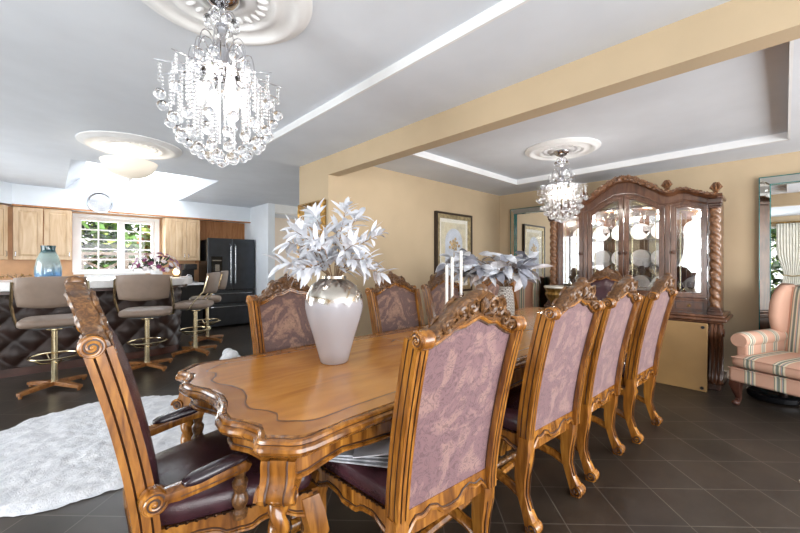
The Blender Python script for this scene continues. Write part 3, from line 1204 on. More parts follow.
def chair(label, arms=False, group=None, loc=(0, 0, 0), rz=0):
    global KC, TK
    TK = .30 if arms else .15
    KC = 1.0 if arms else 0.86
    t = thing('dining_armchair' if arms else 'dining_chair', label, 'chair', loc, rz, group)
    L = M['leather']
    H = [M['honey'], M['honeydark']]
    hw = .222
    # seat
    taper(MB().cush((0, .01, .485), .262, .262, .066, .62, .24, 44, 14)).build('seat', L, t, angle=80)
    for s in (-1, 1):
        c = MB()
        c.tube([(s * .2625, -.2, .453), (s * .2625, .24, .453)], .003, seg=4)
        for i in range(17):
            c.ball((s * .264, -.2 + i * .0265, .453), .0062, 6, 4)
        taper(c).build('nailhead_trim', M['nail'], t)
    c = MB()
    c.tube([(-.24, .2725, .453), (.24, .2725, .453)], .003, seg=4)
    for i in range(18):
        c.ball((-.24 + i * .0282, .274, .453), .0062, 6, 4)
    taper(c).build('nailhead_trim', M['nail'], t)
    # seat rails with scalloped lower edge
    c = MB()

    def scal(n0, n1, z1):
        P = [(n0, z1)]
        for i in range(25):
            k = i / 24
            u = abs(2 * k - 1)
            P.append((n0 + (n1 - n0) * k, interp(u, [(0, .375), (.14, .372), (.3, .395), (.55, .40), (.75, .375), (1, .355)])))
        P.append((n1, z1))
        return P
    for s in (-1, 1):
        c.prism(scal(-.235, .245, .45), 'x', s * .235, s * .262)
    c.prism(scal(-.25, .25, .45), 'y', .245, .27)
    c.bb(-.23, .23, -.25, -.225, .37, .45)
    for s in (-1, 1):
        pts = [(s * .262, a, z + .004) for a, z in scal(-.235, .245, .45)[1:-1]]
        c.tube(pts, .007, seg=6)
        c.tube([(p[0] + s * .001, p[1], p[2] + .014) for p in pts], .003, seg=4, mi=1)
    pts = [(a, .27, z + .004) for a, z in scal(-.25, .25, .45)[1:-1]]
    c.tube(pts, .007, seg=6)
    c.tube([(p[0], p[1] + .001, p[2] + .014) for p in pts], .003, seg=4, mi=1)
    for s in (-1, 1):
        c.spiral((s * .06, .274, .415), .022, 1.4, .005, 'y', a0=pi / 2, sgn=s, mi=0)
    taper(c).build('seat_frame', H, t, angle=45)
    # legs
    for s in (-1, 1):
        c = MB()
        cabriole(c, [(s * .235, .235, .43), (s * .243, .247, .37), (s * .25, .258, .31), (s * .243, .245, .22), (s * .238, .235, .13), (s * .243, .25, .07), (s * .247, .262, .03), (s * .247, .262, .0)],
                 [.034, .038, .036, .026, .020, .023, .03, .026])
        c.lathe([(.0, -.028), (.03, -.028), (.033, 0), (.03, .028), (.0, .028)], 16, (s * .247, .27, .034), axis='x')
        c.spiral((s * .247 + s * .03, .27, .034), .027, 1.5, .005, 'x', sgn=1, mi=1)
        taper(c).build('leg', H, t)
    for s in (-1, 1):
        c = MB()
        cabriole(c, [(s * .226, -.245, .45), (s * .227, -.245, .40), (s * .229, -.236, .33), (s * .229, -.226, .25), (s * .227, -.228, .17), (s * .226, -.25, .10), (s * .228, -.275, .05), (s * .228, -.28, .0)],
                 [.028, .033, .036, .031, .024, .023, .029, .026])
        c.lathe([(.0, -.028), (.03, -.028), (.034, 0), (.03, .028), (.0, .028)], 16, (s * .228, -.288, .036), axis='x')
        c.spiral((s * .228 + s * .03, -.288, .036), .028, 1.5, .005, 'x', sgn=-1, mi=1)
        c.spiral((s * .228 - s * .03, -.288, .036), .028, 1.5, .005, 'x', sgn=-1, mi=1)
        for k in (-.5, .5):
            c.tube([(s * (.229 + .033 * k), -.236 - .033 - .003, .34), (s * (.229 + .03 * k), -.226 - .03 - .003, .25), (s * (.227 + .024 * k), -.228 - .024 - .002, .17), (s * (.226 + .022 * k), -.25 - .022 - .002, .11)], .003, seg=4, mi=1)
        c.build('leg', H, t)
    # stretchers: ogee side pieces and a rope-twisted cross piece
    for s in (-1, 1):
        c = MB()
        c.tube([(s * .228, -.232, .155), (s * .226, -.15, .185), (s * .22, -.05, .20), (s * .22, .05, .175), (s * .24, .14, .14), (s * .262, .235, .13)], [.021, .022, .024, .024, .021, .02], seg=8, flat=.75)
        c.build('stretcher', M['honey'], t)
    c = MB()
    rows = []
    c.lathe([(.015, -.215 + .43 * i / 40) for i in range(41)], 16, (0, -.01, .188), axis='x', twist=lambda a, h: .82 + .3 * abs(sin(a + h * 55)))
    c.build('stretcher', M['carved'], t)
    # stiles with volutes
    zs = [.40 + .66 * i / 16 for i in range(17)]
    for s in (-1, 1):
        c = MB()
        pts = [(s * (hw + .004 + .014 * max(0, (z - .45) / .6)), yb(z), z) for z in zs]
        c.sweep(pts, [(a * s * 1.0, -b * s) for a, b in STP], (1, 0, 0), mats=STM)
        vx, vy, vz = s * (hw + .019), yb(1.075) - .016, 1.068
        c.lathe([(.0, -.025), (.028, -.025), (.032, -.02), (.03, -.013), (.033, 0), (.03, .013), (.032, .02), (.028, .025), (0, .025)], 20, (vx, vy, vz), axis='x')
        for f in (-1, 1):
            c.spiral((vx + f * .026, vy, vz), .027, 2.0, .0045, 'x', a0=pi / 2, sgn=1, n=30)
            c.lathe([(0, 0), (.025, 0), (0, f * .0012)], 16, (vx + f * .0254, vy, vz), axis='x', mi=1)
            c.ball((vx + f * .026, vy, vz), .006, 8, 5)
        c.build('stile', H, t)
    # upholstered back: outer panel and inner cushion
    NX, NZ = 16, 16

    def pad(off0, off1, bulge, wx):
        c = MB()
        A, B = [], []
        for j in range(NZ + 1):
            ra, rb = [], []
            for i in range(NX + 1):
                u = 2 * i / NX - 1
                v = j / NZ
                z0 = .455
                w = wx + .012 * v
                x = u * w
                z = z0 + (ztop(x) + .004 - z0) * v
                e = (1 - u ** 4) * (1 - (2 * v - 1) ** 6)
                ra.append((x, yb(z) + off0, z))
                rb.append((x, yb(z) + off1 + bulge * e, z))
            A.append(ra); B.append(rb)
        va, vb = c.grid(A), c.grid(B)
        for j in range(NZ):
            c.face((va[j][0], va[j + 1][0], vb[j + 1][0], vb[j][0]))
            c.face((va[j][-1], vb[j][-1], vb[j + 1][-1], va[j + 1][-1]))
        for i in range(NX):
            c.face((va[0][i], vb[0][i], vb[0][i + 1], va[0][i + 1]))
            c.face((va[-1][i], va[-1][i + 1], vb[-1][i + 1], vb[-1][i]))
        return c
    pad(-.017, -.002, -.0, .208).build('back_panel', M['brocade'], t, angle=60)
    if arms:
        pad(-.001, .022, .035, .206).build('backrest', L, t, angle=60)
    else:
        pad(-.001, .016, .016, .206).build('backrest', M['brocade2'], t, angle=60)
    # dark line around the outer panel
    c = MB()
    pts = [(s_ * .2, yb(z) - .018, z) for s_, z in ()]
    left = [(-(.204 + .012 * (z - .455) / .58), yb(z) - .018, z) for z in [.46 + .57 * i / 10 for i in range(11)]]
    topc = [(x, yb(ztop(x)) - .018, ztop(x) - .006) for x in [-.212 + .424 * i / 28 for i in range(29)]]
    right = [(-p[0], p[1], p[2]) for p in reversed(left)]
    c.tube(left + topc[1:-1] + right + [left[0]], .0035, seg=5)
    c.build('back_welt', M['honeydark'], t)
    # bottom rail
    c = MB()
    P = [(-.208, .475)]
    lows = []
    for i in range(33):
        k = i / 32
        u = abs(2 * k - 1)
        z = interp(u, [(0, .402), (.2, .406), (.34, .432), (.5, .44), (.66, .425), (.82, .432), (1, .395)])
        P.append((-.208 + .416 * k, z))
        lows.append((-.208 + .416 * k, z))
    P.append((.208, .475))
    c.prism(P, 'y', -.268, -.232)
    c.tube([(x, -.27, z + .004) for x, z in lows], .0075, seg=6)
    c.tube([(x, -.269, z + .017) for x, z in lows], .0035, seg=4, mi=1)
    c.build('bottom_rail', H, t, angle=45)
    # carved crest rail
    c = MB()
    NXc = 44
    rows = []
    for i in range(NXc + 1):
        x = -.246 + .492 * i / NXc
        z0, z1 = ztop(x) - .004, zcrest(x)
        zm = (z0 + z1) / 2
        row = [(x, yb(z0) - .024, z0), (x, yb(zm) - .022, zm), (x, yb(z1) - .026, z1 - .008), (x, yb(z1) - .018, z1), (x, yb(z1) + .018, z1), (x, yb(z1) + .026, z1 - .008), (x, yb(zm) + .022, zm), (x, yb(z0) + .026, z0)]
        rows.append(row)
    c.grid(rows, closed_u=True, cap0=True, cap1=True)
    cr = c.build('crest_rail', M['carved'], t, angle=45)
    c = MB()
    for f in (-1, 1):
        def fy(z, f=f):
            return yb(z) + f * .026
        for s in (-1, 1):
            def sp(x, z, R0, tr, r, a0, sg, mi=0):
                c.spiral((s * x, 0, zk(z)), R0 * (.5 + .5 * KC), tr, r, 'y', a0=a0 if s > 0 else pi - a0, sgn=sg * s, fy=fy, n=18, seg=5, mi=mi)
            sp(.048, 1.178, .036, 1.5, .0085, -pi / 2, 1)
            sp(.096, 1.162, .034, 1.5, .0085, pi / 2, -1)
            sp(.148, 1.110, .028, 1.5, .0075, pi * .6, -1)
            sp(.190, 1.078, .018, 1.3, .006, pi * .6, -1)
            c.ball((s * .048, fy(zk(1.178)), zk(1.178)), .010, 8, 5)
            c.ball((s * .096, fy(zk(1.162)), zk(1.162)), .009, 8, 5)
            c.ball((s * .148, fy(zk(1.11)), zk(1.11)), .008, 8, 5)
            # leaf fronds
            for (x0, z0, x1, z1) in ((.02, 1.14, .07, 1.125), (.07, 1.135, .12, 1.12), (.12, 1.15, .165, 1.085), (.17, 1.095, .225, 1.065), (.062, 1.2, .12, 1.188)):
                z0, z1 = zk(z0), zk(z1)
                xm, zm = (x0 + x1) / 2, (z0 + z1) / 2 + .012
                c.tube([(s * x0, fy(z0), z0), (s * xm, fy(zm) + f * .004, zm), (s * x1, fy(z1), z1)], [.003, .0085, .003], seg=5)
        # shell in the middle
        for k in range(-2, 3):
            a = k * .38
            zc_ = zk(1.15)
            c.tube([(0, fy(zc_) + f * .004, zc_), (sin(a) * .02, fy(zc_ + .03) + f * .006, zc_ + cos(a) * .03), (sin(a) * .03, fy(zc_ + .05) + f * .003, zc_ + cos(a) * .052)], [.004, .008, .004], seg=5)
        # double bead following the lower edge
        xs = [-.236 + .472 * i / 36 for i in range(37)]
        c.tube([(x, fy(ztop(x)) - f * .001, ztop(x) + .004) for x in xs], .006, seg=5, mi=1)
        c.tube([(x, fy(ztop(x)) - f * .0025, ztop(x) + .015) for x in xs], .0045, seg=5, mi=1)
    # bud on top and rolled lip along the crest
    c.ball((0, yb(zk(1.24)) - .002, zk(1.24)), (.014, .026, .020), 10, 8)
    c.build('crest_carving', [M['carved'], M['honey']], cr, angle=60)
    if arms:
        for s in (-1, 1):
            c = MB()
            pts = [(s * .268, -.235, .592), (s * .276, -.18, .594), (s * .286, -.10, .604), (s * .29, -.03, .614), (s * .288, .005, .616), (s * .284, .02, .606)]
            c.sweep(pts, [(-.028, -.018), (-.012, -.024), (.012, -.024), (.028, -.018), (.03, 0), (.026, .014), (0, .02), (-.026, .014), (-.03, 0)], (1, 0, 0), scale=[.85, 1, 1, 1, 1, .8])
            vx, vy, vz = s * .268, -.245, .592
            c.lathe([(0, -.028), (.034, -.028), (.038, -.018), (.036, 0), (.038, .018), (.034, .028), (0, .028)], 22, (vx, vy, vz), axis='x')
            for f in (-1, 1):
                c.spiral((vx + f * .029, vy, vz), .032, 2.0, .005, 'x', a0=0, sgn=-1, n=30)
                c.lathe([(0, 0), (.03, 0), (0, f * .001)], 16, (vx + f * .0285, vy, vz), axis='x', mi=1)
                c.ball((vx + f * .03, vy, vz), .008, 10, 6)
            c.tube([(s * .304, -.18, .594), (s * .314, -.1, .604), (s * .318, -.02, .614)], .003, seg=4, mi=1)
            a = c.build('armrest', H, t)
            rot = Matrix.Rotation(radians(7), 4, 'X')
            MB().cush((s * .286, -.075, .632), .030, .10, .020, .8, .6, 24, 10, M4=rot).build('arm_pad', M['padleather'], a, angle=80)
            c = MB()
            c.lathe([(.022, .44), (.024, .46), (.016, .47), (.026, .49), (.028, .505), (.018, .525), (.024, .545), (.026, .56), (.016, .575), (.02, .588), (.022, .6)], 16, (s * .284, .0, 0))
            c.build('arm_support', M['carved'], t)
    return t


chair_near_group = 'high-backed dining chairs around the long table'
c1 = chair('nearest carved dining chair with mauve brocade back turned to us and papers on its seat', loc=(1.085, 1.115, 0), rz=radians(-5), group=chair_near_group)
c2 = dup(c1, (1.925, 1.10, 0), radians(-4), 'second carved dining chair along the near side, just beyond the one holding papers')
c3 = dup(c1, (2.585, 1.075, 0), radians(-2), 'third carved dining chair along the near side, close behind the second mauve back')
c4 = dup(c1, (3.32, 1.01, 0), radians(-3), 'last mauve-backed dining chair on the near side, in front of the leaning tan board')
f1 = dup(c1, (1.155, 1.915, 0), radians(180), 'carved dining chair facing us behind the silver and white vase')
f2 = dup(c1, (2.11, 1.94, 0), radians(178), 'carved dining chair facing us against the bare peach wall, right of the tall vase')
f3 = dup(c1, (2.80, 1.96, 0), radians(181), 'carved dining chair facing us below the framed print, beside the white tapers')
f4 = dup(c1, (3.76, 1.975, 0), radians(174), 'carved dining chair on the far side just right of the woven vase')
h1 = chair('foreground carved armchair with plum leather back and padded arms at the near table end', arms=True, loc=(.476, 1.56, 0), rz=radians(-92), group='armchairs at the two table ends')
h2 = dup(h1, (4.335, 1.43, 0), radians(92), 'carved armchair with plum leather back at the far table end before the cabinet', 'armchairs at the two table ends')

# papers on the nearest chair
pz = .549
pp = thing('newspaper', 'folded grey newspaper lying on the nearest chair seat', 'newspaper', (.985, 1.15, pz + .006), radians(35))
rowsN = MB()
for k in range(3):
    rowsN.box((.01 * k, -.006 * k, .004 + .007 * k), (.34 - .01 * k, .46 - .02 * k, .006), rz=radians(3 * k))
rowsN.build('sheet', M['paper'], pp)
MB().box((.04, -.05, .024), (.16, .22, .002), rz=radians(12)).build('photo_page', M['slate'], pp)
lf = MB().box((0, 0, 0), (.21, .30, .004)).build('leaflet', M['paperwhite'], loc=(.975, 1.06, pz + .052))
lf.rotation_euler = (radians(-5), radians(3), radians(48))
tag(lf, 'white leaflet lying on the grey newspaper at the edge of the nearest chair seat', 'paper')

# ================================================================== CHINA CABINET
HX, HY = 5.0, 1.34
hu = thing('china_cabinet', 'large carved wooden china cabinet with four glazed doors and rope columns', 'cabinet', (HX, HY, 0))
HM = [M['hutch'], M['hutchdark']]
c = MB()
c.bb(-.05, .50, -.86, .86, .07, .68)
c.bb(-.08, .50, -.89, .89, 0, .08)
c.build('base', M['hutchdark'], hu, bevel=.006)
c = MB()
c.bb(-.085, .5, -.90, .90, .675, .70)
c.bb(-.12, .5, -.94, .94, .70, .735)
c.bb(-.10, .5, -.92, .92, .735, .765)
c.build('counter', M['hutch'], hu, bevel=.012, bseg=3)
for s in (-1, 1):
    c = MB()
    P = [(-.05, .675), (-.10, .67), (-.135, .64), (-.15, .59), (-.14, .54), (-.115, .50), (-.10, .45), (-.095, .36), (-.10, .27), (-.115, .19), (-.135, .14), (-.13, .09), (-.10, .07), (-.05, .07)]
    c.prism(P, 'y', s * .80, s * .91)
    for q in (.825, .855, .885):
        c.tube([(a - .004, s * q, z) for a, z in P[1:-1]], .014, seg=6)
    for f in (.797, .913):
        c.spiral((-.10, s * f, .60), .045, 1.8, .01, 'y', a0=pi, sgn=1)
    c.build('corbel', HM, hu)
for i, (a, b) in enumerate(((-.78, -.40), (-.39, -.005), (.005, .39), (.40, .78))):
    c = MB()
    c.bb(-.07, -.05, a, b, .11, .655)
    c.ring([(a + .05, .16), (b - .05, .16), (b - .05, .60), (a + .05, .60)], [(a + .075, .185), (b - .075, .185), (b - .075, .575), (a + .075, .575)], 'x', -.07, -.085)
    d = c.build('door', M['hutch'], hu, bevel=.004)
    MB().ball((-.085, b - .035 if i % 2 == 0 else a + .035, .42), .015, 10, 6).build('knob', M['gold'], d)
# upper carcass
c = MB()
c.bb(.47, .50, -.86, .86, .765, 1.98)
for s in (-1, 1):
    c.bb(0, .47, s * .79, s * .86, .765, 1.96)
c.bb(0.0, .47, -.79, .79, .765, .915)
c.bb(0.0, .47, -.79, .79, 1.945, 1.975)
c.build('carcass', M['hutch'], hu)
MB().bb(.46, .469, -.79, .79, .916, 1.944).build('mirror_back', M['mirror'], hu)
for z in (1.24, 1.57):
    MB().bb(.06, .455, -.789, .789, z, z + .008).build('shelf', M['glass'], hu)
for a, b in ((-.78, -.47), (-.40, -.01), (.01, .40), (.47, .78)):
    d = MB().bb(-.02, 0.0, a, b, .785, .90).build('drawer', M['hutch'], hu, bevel=.004)
    MB().ring([(a + .03, .80), (b - .03, .80), (b - .03, .885), (a + .03, .885)], [(a + .045, .812), (b - .045, .812), (b - .045, .873), (a + .045, .873)], 'x', -.02, -.027).build('drawer_panel', M['hutchdark'], d)
    MB().lathe([(.006, 0), (.008, -.012), (.016, -.02), (.014, -.03), (0, -.034)], 14, (-.02, (a + b) / 2, .842), axis='x').build('knob', M['gold'], d)
MB().bb(-.03, 0.02, -.86, .86, .898, .925).build('deck_moulding', M['hutch'], hu, bevel=.008)


def zdoor(y):
    a = abs(y)
    if a < .43:
        return interp(a, [(0, 2.115), (.1, 2.105), (.25, 2.03), (.36, 1.955), (.43, 1.94)])
    return interp(a, [(.43, 1.935), (.50, 1.955), (.58, 1.965), (.68, 1.935), (.78, 1.905), (.9, 1.90)])


def zcorn(y):
    return interp(abs(y), [(0, 2.285), (.07, 2.28), (.14, 2.25), (.22, 2.20), (.31, 2.145), (.39, 2.085), (.435, 2.065), (.48, 2.065), (.53, 2.085), (.6, 2.08), (.7, 2.035), (.78, 2.0), (.86, 1.985), (.9, 1.985)])


def door_outline(y0, y1, z0, dz, ins=0.0, n=16):
    p = [(y0 + ins, z0 + ins), (y1 - ins, z0 + ins)]
    for i in range(n + 1):
        y = y1 - ins + (y0 - y1 + 2 * ins) * i / n
        p.append((y, zdoor(y) - dz - ins))
    return p


for (a, b) in ((-.40, -.004), (.004, .40)):
    pass
DOORS = [(-.775, -.462, 1), (-.405, -.004, 1), (.004, .405, -1), (.462, .775, -1)]
for a, b, hs in DOORS:
    o_, m_, i_ = door_outline(a, b, .93, .004), door_outline(a, b, .93, .004, .03), door_outline(a, b, .93, .004, .052)
    c = MB()
    c.ring(o_, m_, 'x', .0, -.028)
    c.ring(m_, i_, 'x', .0, -.018)
    d = c.build('door', M['hutch'], hu, angle=35, bevel=.003)
    c = MB()
    c.ring([(y, z) for y, z in m_], door_outline(a, b, .93, .004, .036), 'x', -.016, -.024)
    c.build('door_bead', M['hutchcarve'], d)
    MB().prism(door_outline(a, b, .93, .004, .050), 'x', -.008, -.003).build('pane', M['glass'], d)
    # leaded border lines
    c = MB()
    ln = door_outline(a, b, .93, .004, .085)
    P = [(-.012, y, z) for y, z in ln]
    c.tube(P + [P[0]], .0028, seg=5)
    ym = (a + b) / 2
    zt = zdoor(ym) - .09
    c.tube([(-.012, ym - .06, zt - .02), (-.012, ym, zt - .16), (-.012, ym + .06, zt - .02)], .0025, seg=5)
    for q in (a + .09, b - .09):
        c.tube([(-.012, q, .985), (-.012, q + (.035 if q < ym else -.035), 1.03), (-.012, ym, 1.015)], .0025, seg=5)
    for yy, dy in ((a + .052, .034), (b - .052, -.034)):
        for z in (1.05, 1.45):
            c.tube([(-.012, yy, z), (-.012, yy + dy, z)], .0025, seg=5)
    c.build('leading', M['lead'], d)
    yk = a + .026 if hs < 0 else b - .026
    if abs(a) > .43 or abs(b) > .43:
        yk = (a + .026) if a > 0 else (b - .026)
    MB().lathe([(.008, 0), (.009, -.015), (.02, -.022), (.021, -.032), (0, -.042)], 14, (-.028, yk, 1.42), axis='x').build('knob', M['hutchdark'], d)
for s in (-1, 1):
    MB().bb(-.035, .0, s * .41, s * .458, .925, 1.95).build('post', M['hutch'], hu, bevel=.008)
    MB().bb(-.02, .0, s * .779, s * .80, .925, 1.92).build('post', M['hutch'], hu)
# frieze between the door arches and the crest
c = MB()
rows = []
for i in range(97):
    y = -.86 + 1.72 * i / 96
    z0, z1 = zdoor(y) - .004, zcorn(y) + .0
    rows.append([(-.03, y, z0), (-.03, y, (z0 + z1) / 2), (-.03, y, z1), (.06, y, z1), (.06, y, z0)])
c.grid(rows, closed_u=True, cap0=True, cap1=True)
c.build('frieze', M['hutch'], hu, angle=45)
c = MB()
ys = [-.9 + 1.8 * i / 120 for i in range(121)]
c.tube([(-.05, y, zcorn(y) - .01) for y in ys], .018, seg=8, flat=1.2)
c.tube([(-.075, y, zcorn(y) + .012) for y in ys], .016, seg=8)
c.tube([(-.04, y, zdoor(y) + .016) for y in ys[4:-4]], .009, seg=6)
c.bb(-.08, .3, -.9, -.86, 1.965, 1.995)
c.bb(-.08, .3, .86, .9, 1.965, 1.995)
cr = c.build('crest', M['hutch'], hu)
c = MB()
for i in range(60):
    y = -.84 + 1.68 * i / 59
    z = zcorn(y) + .022
    big = 1.5 if abs(y) < .33 else 1.0
    c.ball((-.07, y, z + .012 * (big - 1)), (.022 * big, .018 * big, .016 * big), 8, 6)
    if i % 2 == 0:
        c.spiral((-.09, y, z - .002), .017 * big, 1.3, .006 * big, 'x', a0=i, sgn=1 if y > 0 else -1, n=12, seg=5)
for s in (-1, 1):
    for y, R0 in ((.06, .035), (.13, .034), (.20, .03), (.28, .028)):
        c.spiral((-.09, s * y, zcorn(y) + .015), R0, 1.5, .011, 'x', a0=pi / 2 if s > 0 else pi / 2, sgn=-s, n=18)
for k in range(-3, 4):
    a = k * .4
    c.tube([(-.09, 0, 2.27), (-.105, sin(a) * .035, 2.27 + cos(a) * .04), (-.09, sin(a) * .06, 2.27 + cos(a) * .075)], [.006, .014, .005], seg=6)
c.build('crest_carving', M['hutchcarve'], cr)
for s in (-1, 1):
    c = MB()
    c.lathe([(.046, z / 90 * 1.03 + .84) for z in range(91)], 24, (-.035, s * .84, 0), twist=lambda a, h: .70 + .36 * abs(sin(a * 1.0 + h * 34)))
    col = c.build('rope_column', M['hutchcarve'], hu)
    for z0, z1, w in ((.765, .80, .062), (.80, .825, .055), (.825, .845, .048), (1.865, 1.885, .048), (1.885, 1.91, .055), (1.91, 1.96, .06)):
        MB().box((-.035, s * .84, (z0 + z1) / 2), (2 * w, 2 * w, z1 - z0)).build('collar', M['hutchdark'], col, bevel=.006)


def finial(y, z):
    c = MB()
    c.lathe([(.03, 0), (.034, .012), (.018, .02), (.015, .03), (.03, .038), (.018, .046)], 16, (-.06, y, z))
    for k in range(8):
        a = k * pi / 4
        c.tube([(-.06 + cos(a) * .012, y + sin(a) * .012, z + .045), (-.06 + cos(a) * .042, y + sin(a) * .042, z + .08), (-.06 + cos(a) * .018, y + sin(a) * .018, z + .13)], [.008, .014, .006], seg=6)
    c.ball((-.06, y, z + .085), (.02, .02, .035), 8, 6)
    c.build('finial', M['hutchcarve'], hu)


for y in (-.435, .435):
    finial(y, zcorn(y) + .02)
for y in (-.85, .85):
    finial(y, 1.995)
# added point lights that brighten the cabinet inside, no fixtures modelled
for y in (-.62, -.2, .2, .62):
    l = bpy.data.lights.new('added_cabinet_fill', 'POINT')
    l.energy = 3.0
    l.color = (1, .97, .92)
    l.shadow_soft_size = .03
    o = bpy.data.objects.new('added_cabinet_fill', l)
    o.location = (.12, y, 1.90)
    COL.objects.link(o)
    o.parent = hu

# china on the shelves (individual pieces)
plate0 = MB().lathe([(0, 0), (.05, .002), (.07, .006), (.105, .018), (.106, .021), (.07, .011), (.05, .006), (0, .005)], 28).build('dinner_plate', M['china'])
bowl0 = MB().lathe([(0, 0), (.035, 0), (.035, .008), (.06, .025), (.085, .06), (.09, .075), (.086, .075), (.055, .03), (0, .014)], 24).build('china_bowl', M['china'])
cup0 = MB().lathe([(0, 0), (.022, 0), (.022, .006), (.035, .02), (.04, .055), (.043, .065), (.039, .065), (.03, .02), (0, .01)], 20).build('tea_cup', M['china'])
gob0 = MB().lathe([(.032, 0), (.03, .004), (.005, .01), (.005, .07), (.012, .08), (.032, .1), (.036, .13), (.031, .165), (.029, .165), (.033, .13), (.028, .103), (0, .083)], 18).build('goblet', M['crystal'])
pot0 = MB().lathe([(.035, 0), (.04, .008), (.035, .015), (.06, .04), (.07, .075), (.055, .11), (.03, .125), (.034, .13), (.03, .14), (.008, .15), (.012, .165), (0, .172)], 22)
pot0.tube([(.06, 0, .06), (.09, 0, .08), (.105, 0, .12), (.12, 0, .125)], [.012, .011, .008, .007], seg=8)
pot0.tube([(-.055, 0, .1), (-.095, 0, .105), (-.1, 0, .06), (-.062, 0, .05)], .006, seg=6)
pot0 = pot0.build('china_teapot', M['china'])
used = set()


def put(proto, name, label, cat, group, loc, rot=(0, 0, 0), sc=1.0):
    o = proto if proto.name not in used else proto.copy()
    if proto.name not in used:
        used.add(proto.name)
    else:
        COL.objects.link(o)
    o.location = loc
    o.rotation_euler = rot
    o.scale = (sc, sc, sc)
    tag(o, label, cat, group)
    return o


LEV = [(.925, 'bottom'), (1.25, 'middle'), (1.58, 'top')]
for z, nm in LEV:
    for y in (-.62, -.295, -.075, .145, .37, .64):
        put(plate0, 'dinner_plate', 'white dinner plate standing upright at the back of the %s cabinet shelf' % nm, 'plate', 'plates on the %s cabinet shelf' % nm, (HX + .40, HY + y, z + .112 * 1.0), (0, radians(-78), 0))
for y in (-.66, .60):
    put(bowl0, 'china_bowl', 'white china bowl on the middle cabinet shelf at the side', 'bowl', 'bowls on the middle cabinet shelf', (HX + .2, HY + y, 1.25))
for y in (-.25, .22):
    put(pot0, 'china_teapot', 'white china teapot on the bottom cabinet shelf behind the centre doors', 'teapot', 'teapots on the bottom cabinet shelf', (HX + .2, HY + y, .925), (0, 0, radians(100)))
for y in (-.185, .035, .257):
    put(cup0, 'tea_cup', 'white teacup on the middle cabinet shelf behind the centre doors', 'cup', 'teacups on the middle cabinet shelf', (HX + .2, HY + y, 1.25))
for y in (-.70, -.61, -.52, .53, .62, .71):
    put(gob0, 'goblet', 'stemmed glass goblet on the bottom cabinet shelf behind a side door', 'glass', 'goblets in the cabinet', (HX + .2, HY + y, .925))
for y in (-.185, .035, .257):
    put(gob0, 'goblet', 'stemmed glass goblet on the top cabinet shelf behind the centre doors', 'glass', 'goblets in the cabinet', (HX + .2, HY + y, 1.58))
put(bowl0, 'china_bowl', 'white china bowl on the top cabinet shelf behind the right side door', 'bowl', None, (HX + .2, HY - .62, 1.58))
put(bowl0, 'china_bowl', 'white china bowl on the top cabinet shelf behind the left side door', 'bowl', None, (HX + .2, HY + .62, 1.58))

# folded card table leaning on the cabinet
ct = thing('folded_card_table', 'tan folded table leaning flat against the cabinet base, black corner feet', 'table', (4.762, .957, 0))
tilt = Matrix.Translation((0, 0, 0)) @ Matrix.Rotation(radians(5), 4, 'Y')
MB().box((0, 0, 0), (.025, .83, .685), M4=tilt @ Matrix.Translation((0.012, 0, .3445))).build('top', M['board'], ct, bevel=.006)
for y in (-.375, .375):
    for z in (.035, .645):
        MB().lathe([(0, -.006), (.014, -.006), (.016, 0), (.016, .004), (0, .004)], 14, axis='x').build('corner_foot', M['black'], ct, loc=(tilt @ Vector((-.003, y, z))))

# ================================================================== BEVELLED FLOOR MIRRORS
def floor_mirror(label, y0, y1, z1):
    """frame of mirrored strips sloping away from the glass; wall behind at X = 5.53"""
    t = thing('wall_mirror', label, 'mirror', (5.50, (y0 + y1) / 2, 0), 0, 'tall mirrors with mirrored frames')
    w = abs(y1 - y0) / 2
    f = .085
    MB().bb(.0, .022, -w, w, .05, z1).build('backing', M['framedark'], t)
    MB().bb(-.012, -.001, -w + f, w - f, .05 + f, z1 - f).build('mirror_glass', M['mirror'], t)
    dx0, dx1 = -.012, -.055
    o = [(-w, .05), (w, .05), (w, z1), (-w, z1)]
    i_ = [(-w + f, .05 + f), (w - f, .05 + f), (w - f, z1 - f), (-w + f, z1 - f)]
    for k in range(4):
        a, b = o[k], o[(k + 1) % 4]
        ia, ib = i_[k], i_[(k + 1) % 4]
        c = MB()
        A = [(-.02, *a), (-.02, *b), (-.055, *ib), (-.055, *ia)]
        B = [(0, *a), (0, *b), (-.035, *ib), (-.035, *ia)]
        c.grid([A, B], closed_u=True, cap0=True, cap1=True)
        c.build('frame', M['mirrorbev'], t, angle=10)
    c = MB()
    c.ring(o, [(y + (.006 if y < 0 else -.006), z + (.006 if z < 1 else -.006)) for y, z in o], 'x', 0, -.026)
    c.ring([(y * 1.004, z) for y, z in i_], [(y - math.copysign(.006, y), z + (.006 if z < 1 else -.006)) for y, z in i_], 'x', -.012, -.062)
    c.build('glass_edge', M['teal'], t)
    return t


floor_mirror('tall mirror with slanted mirrored frame and teal glass edges behind the striped armchair at right', .196, -.74, 2.21)
floor_mirror('tall mirror with mirrored frame in the far corner beside the cabinet, reflecting a framed picture', 3.12, 2.30, 2.18)

# framed floral print on the back wall
fp = thing('framed_picture', 'framed floral print with pale arch on the peach wall behind the tapers', 'picture', (4.255, 3.345, 1.45))
o_ = [(-.42, -.57), (.42, -.57), (.42, .57), (-.42, .57)]


def inset(p, d):
    return [(a - math.copysign(d, a), b - math.copysign(d, b)) for a, b in p]


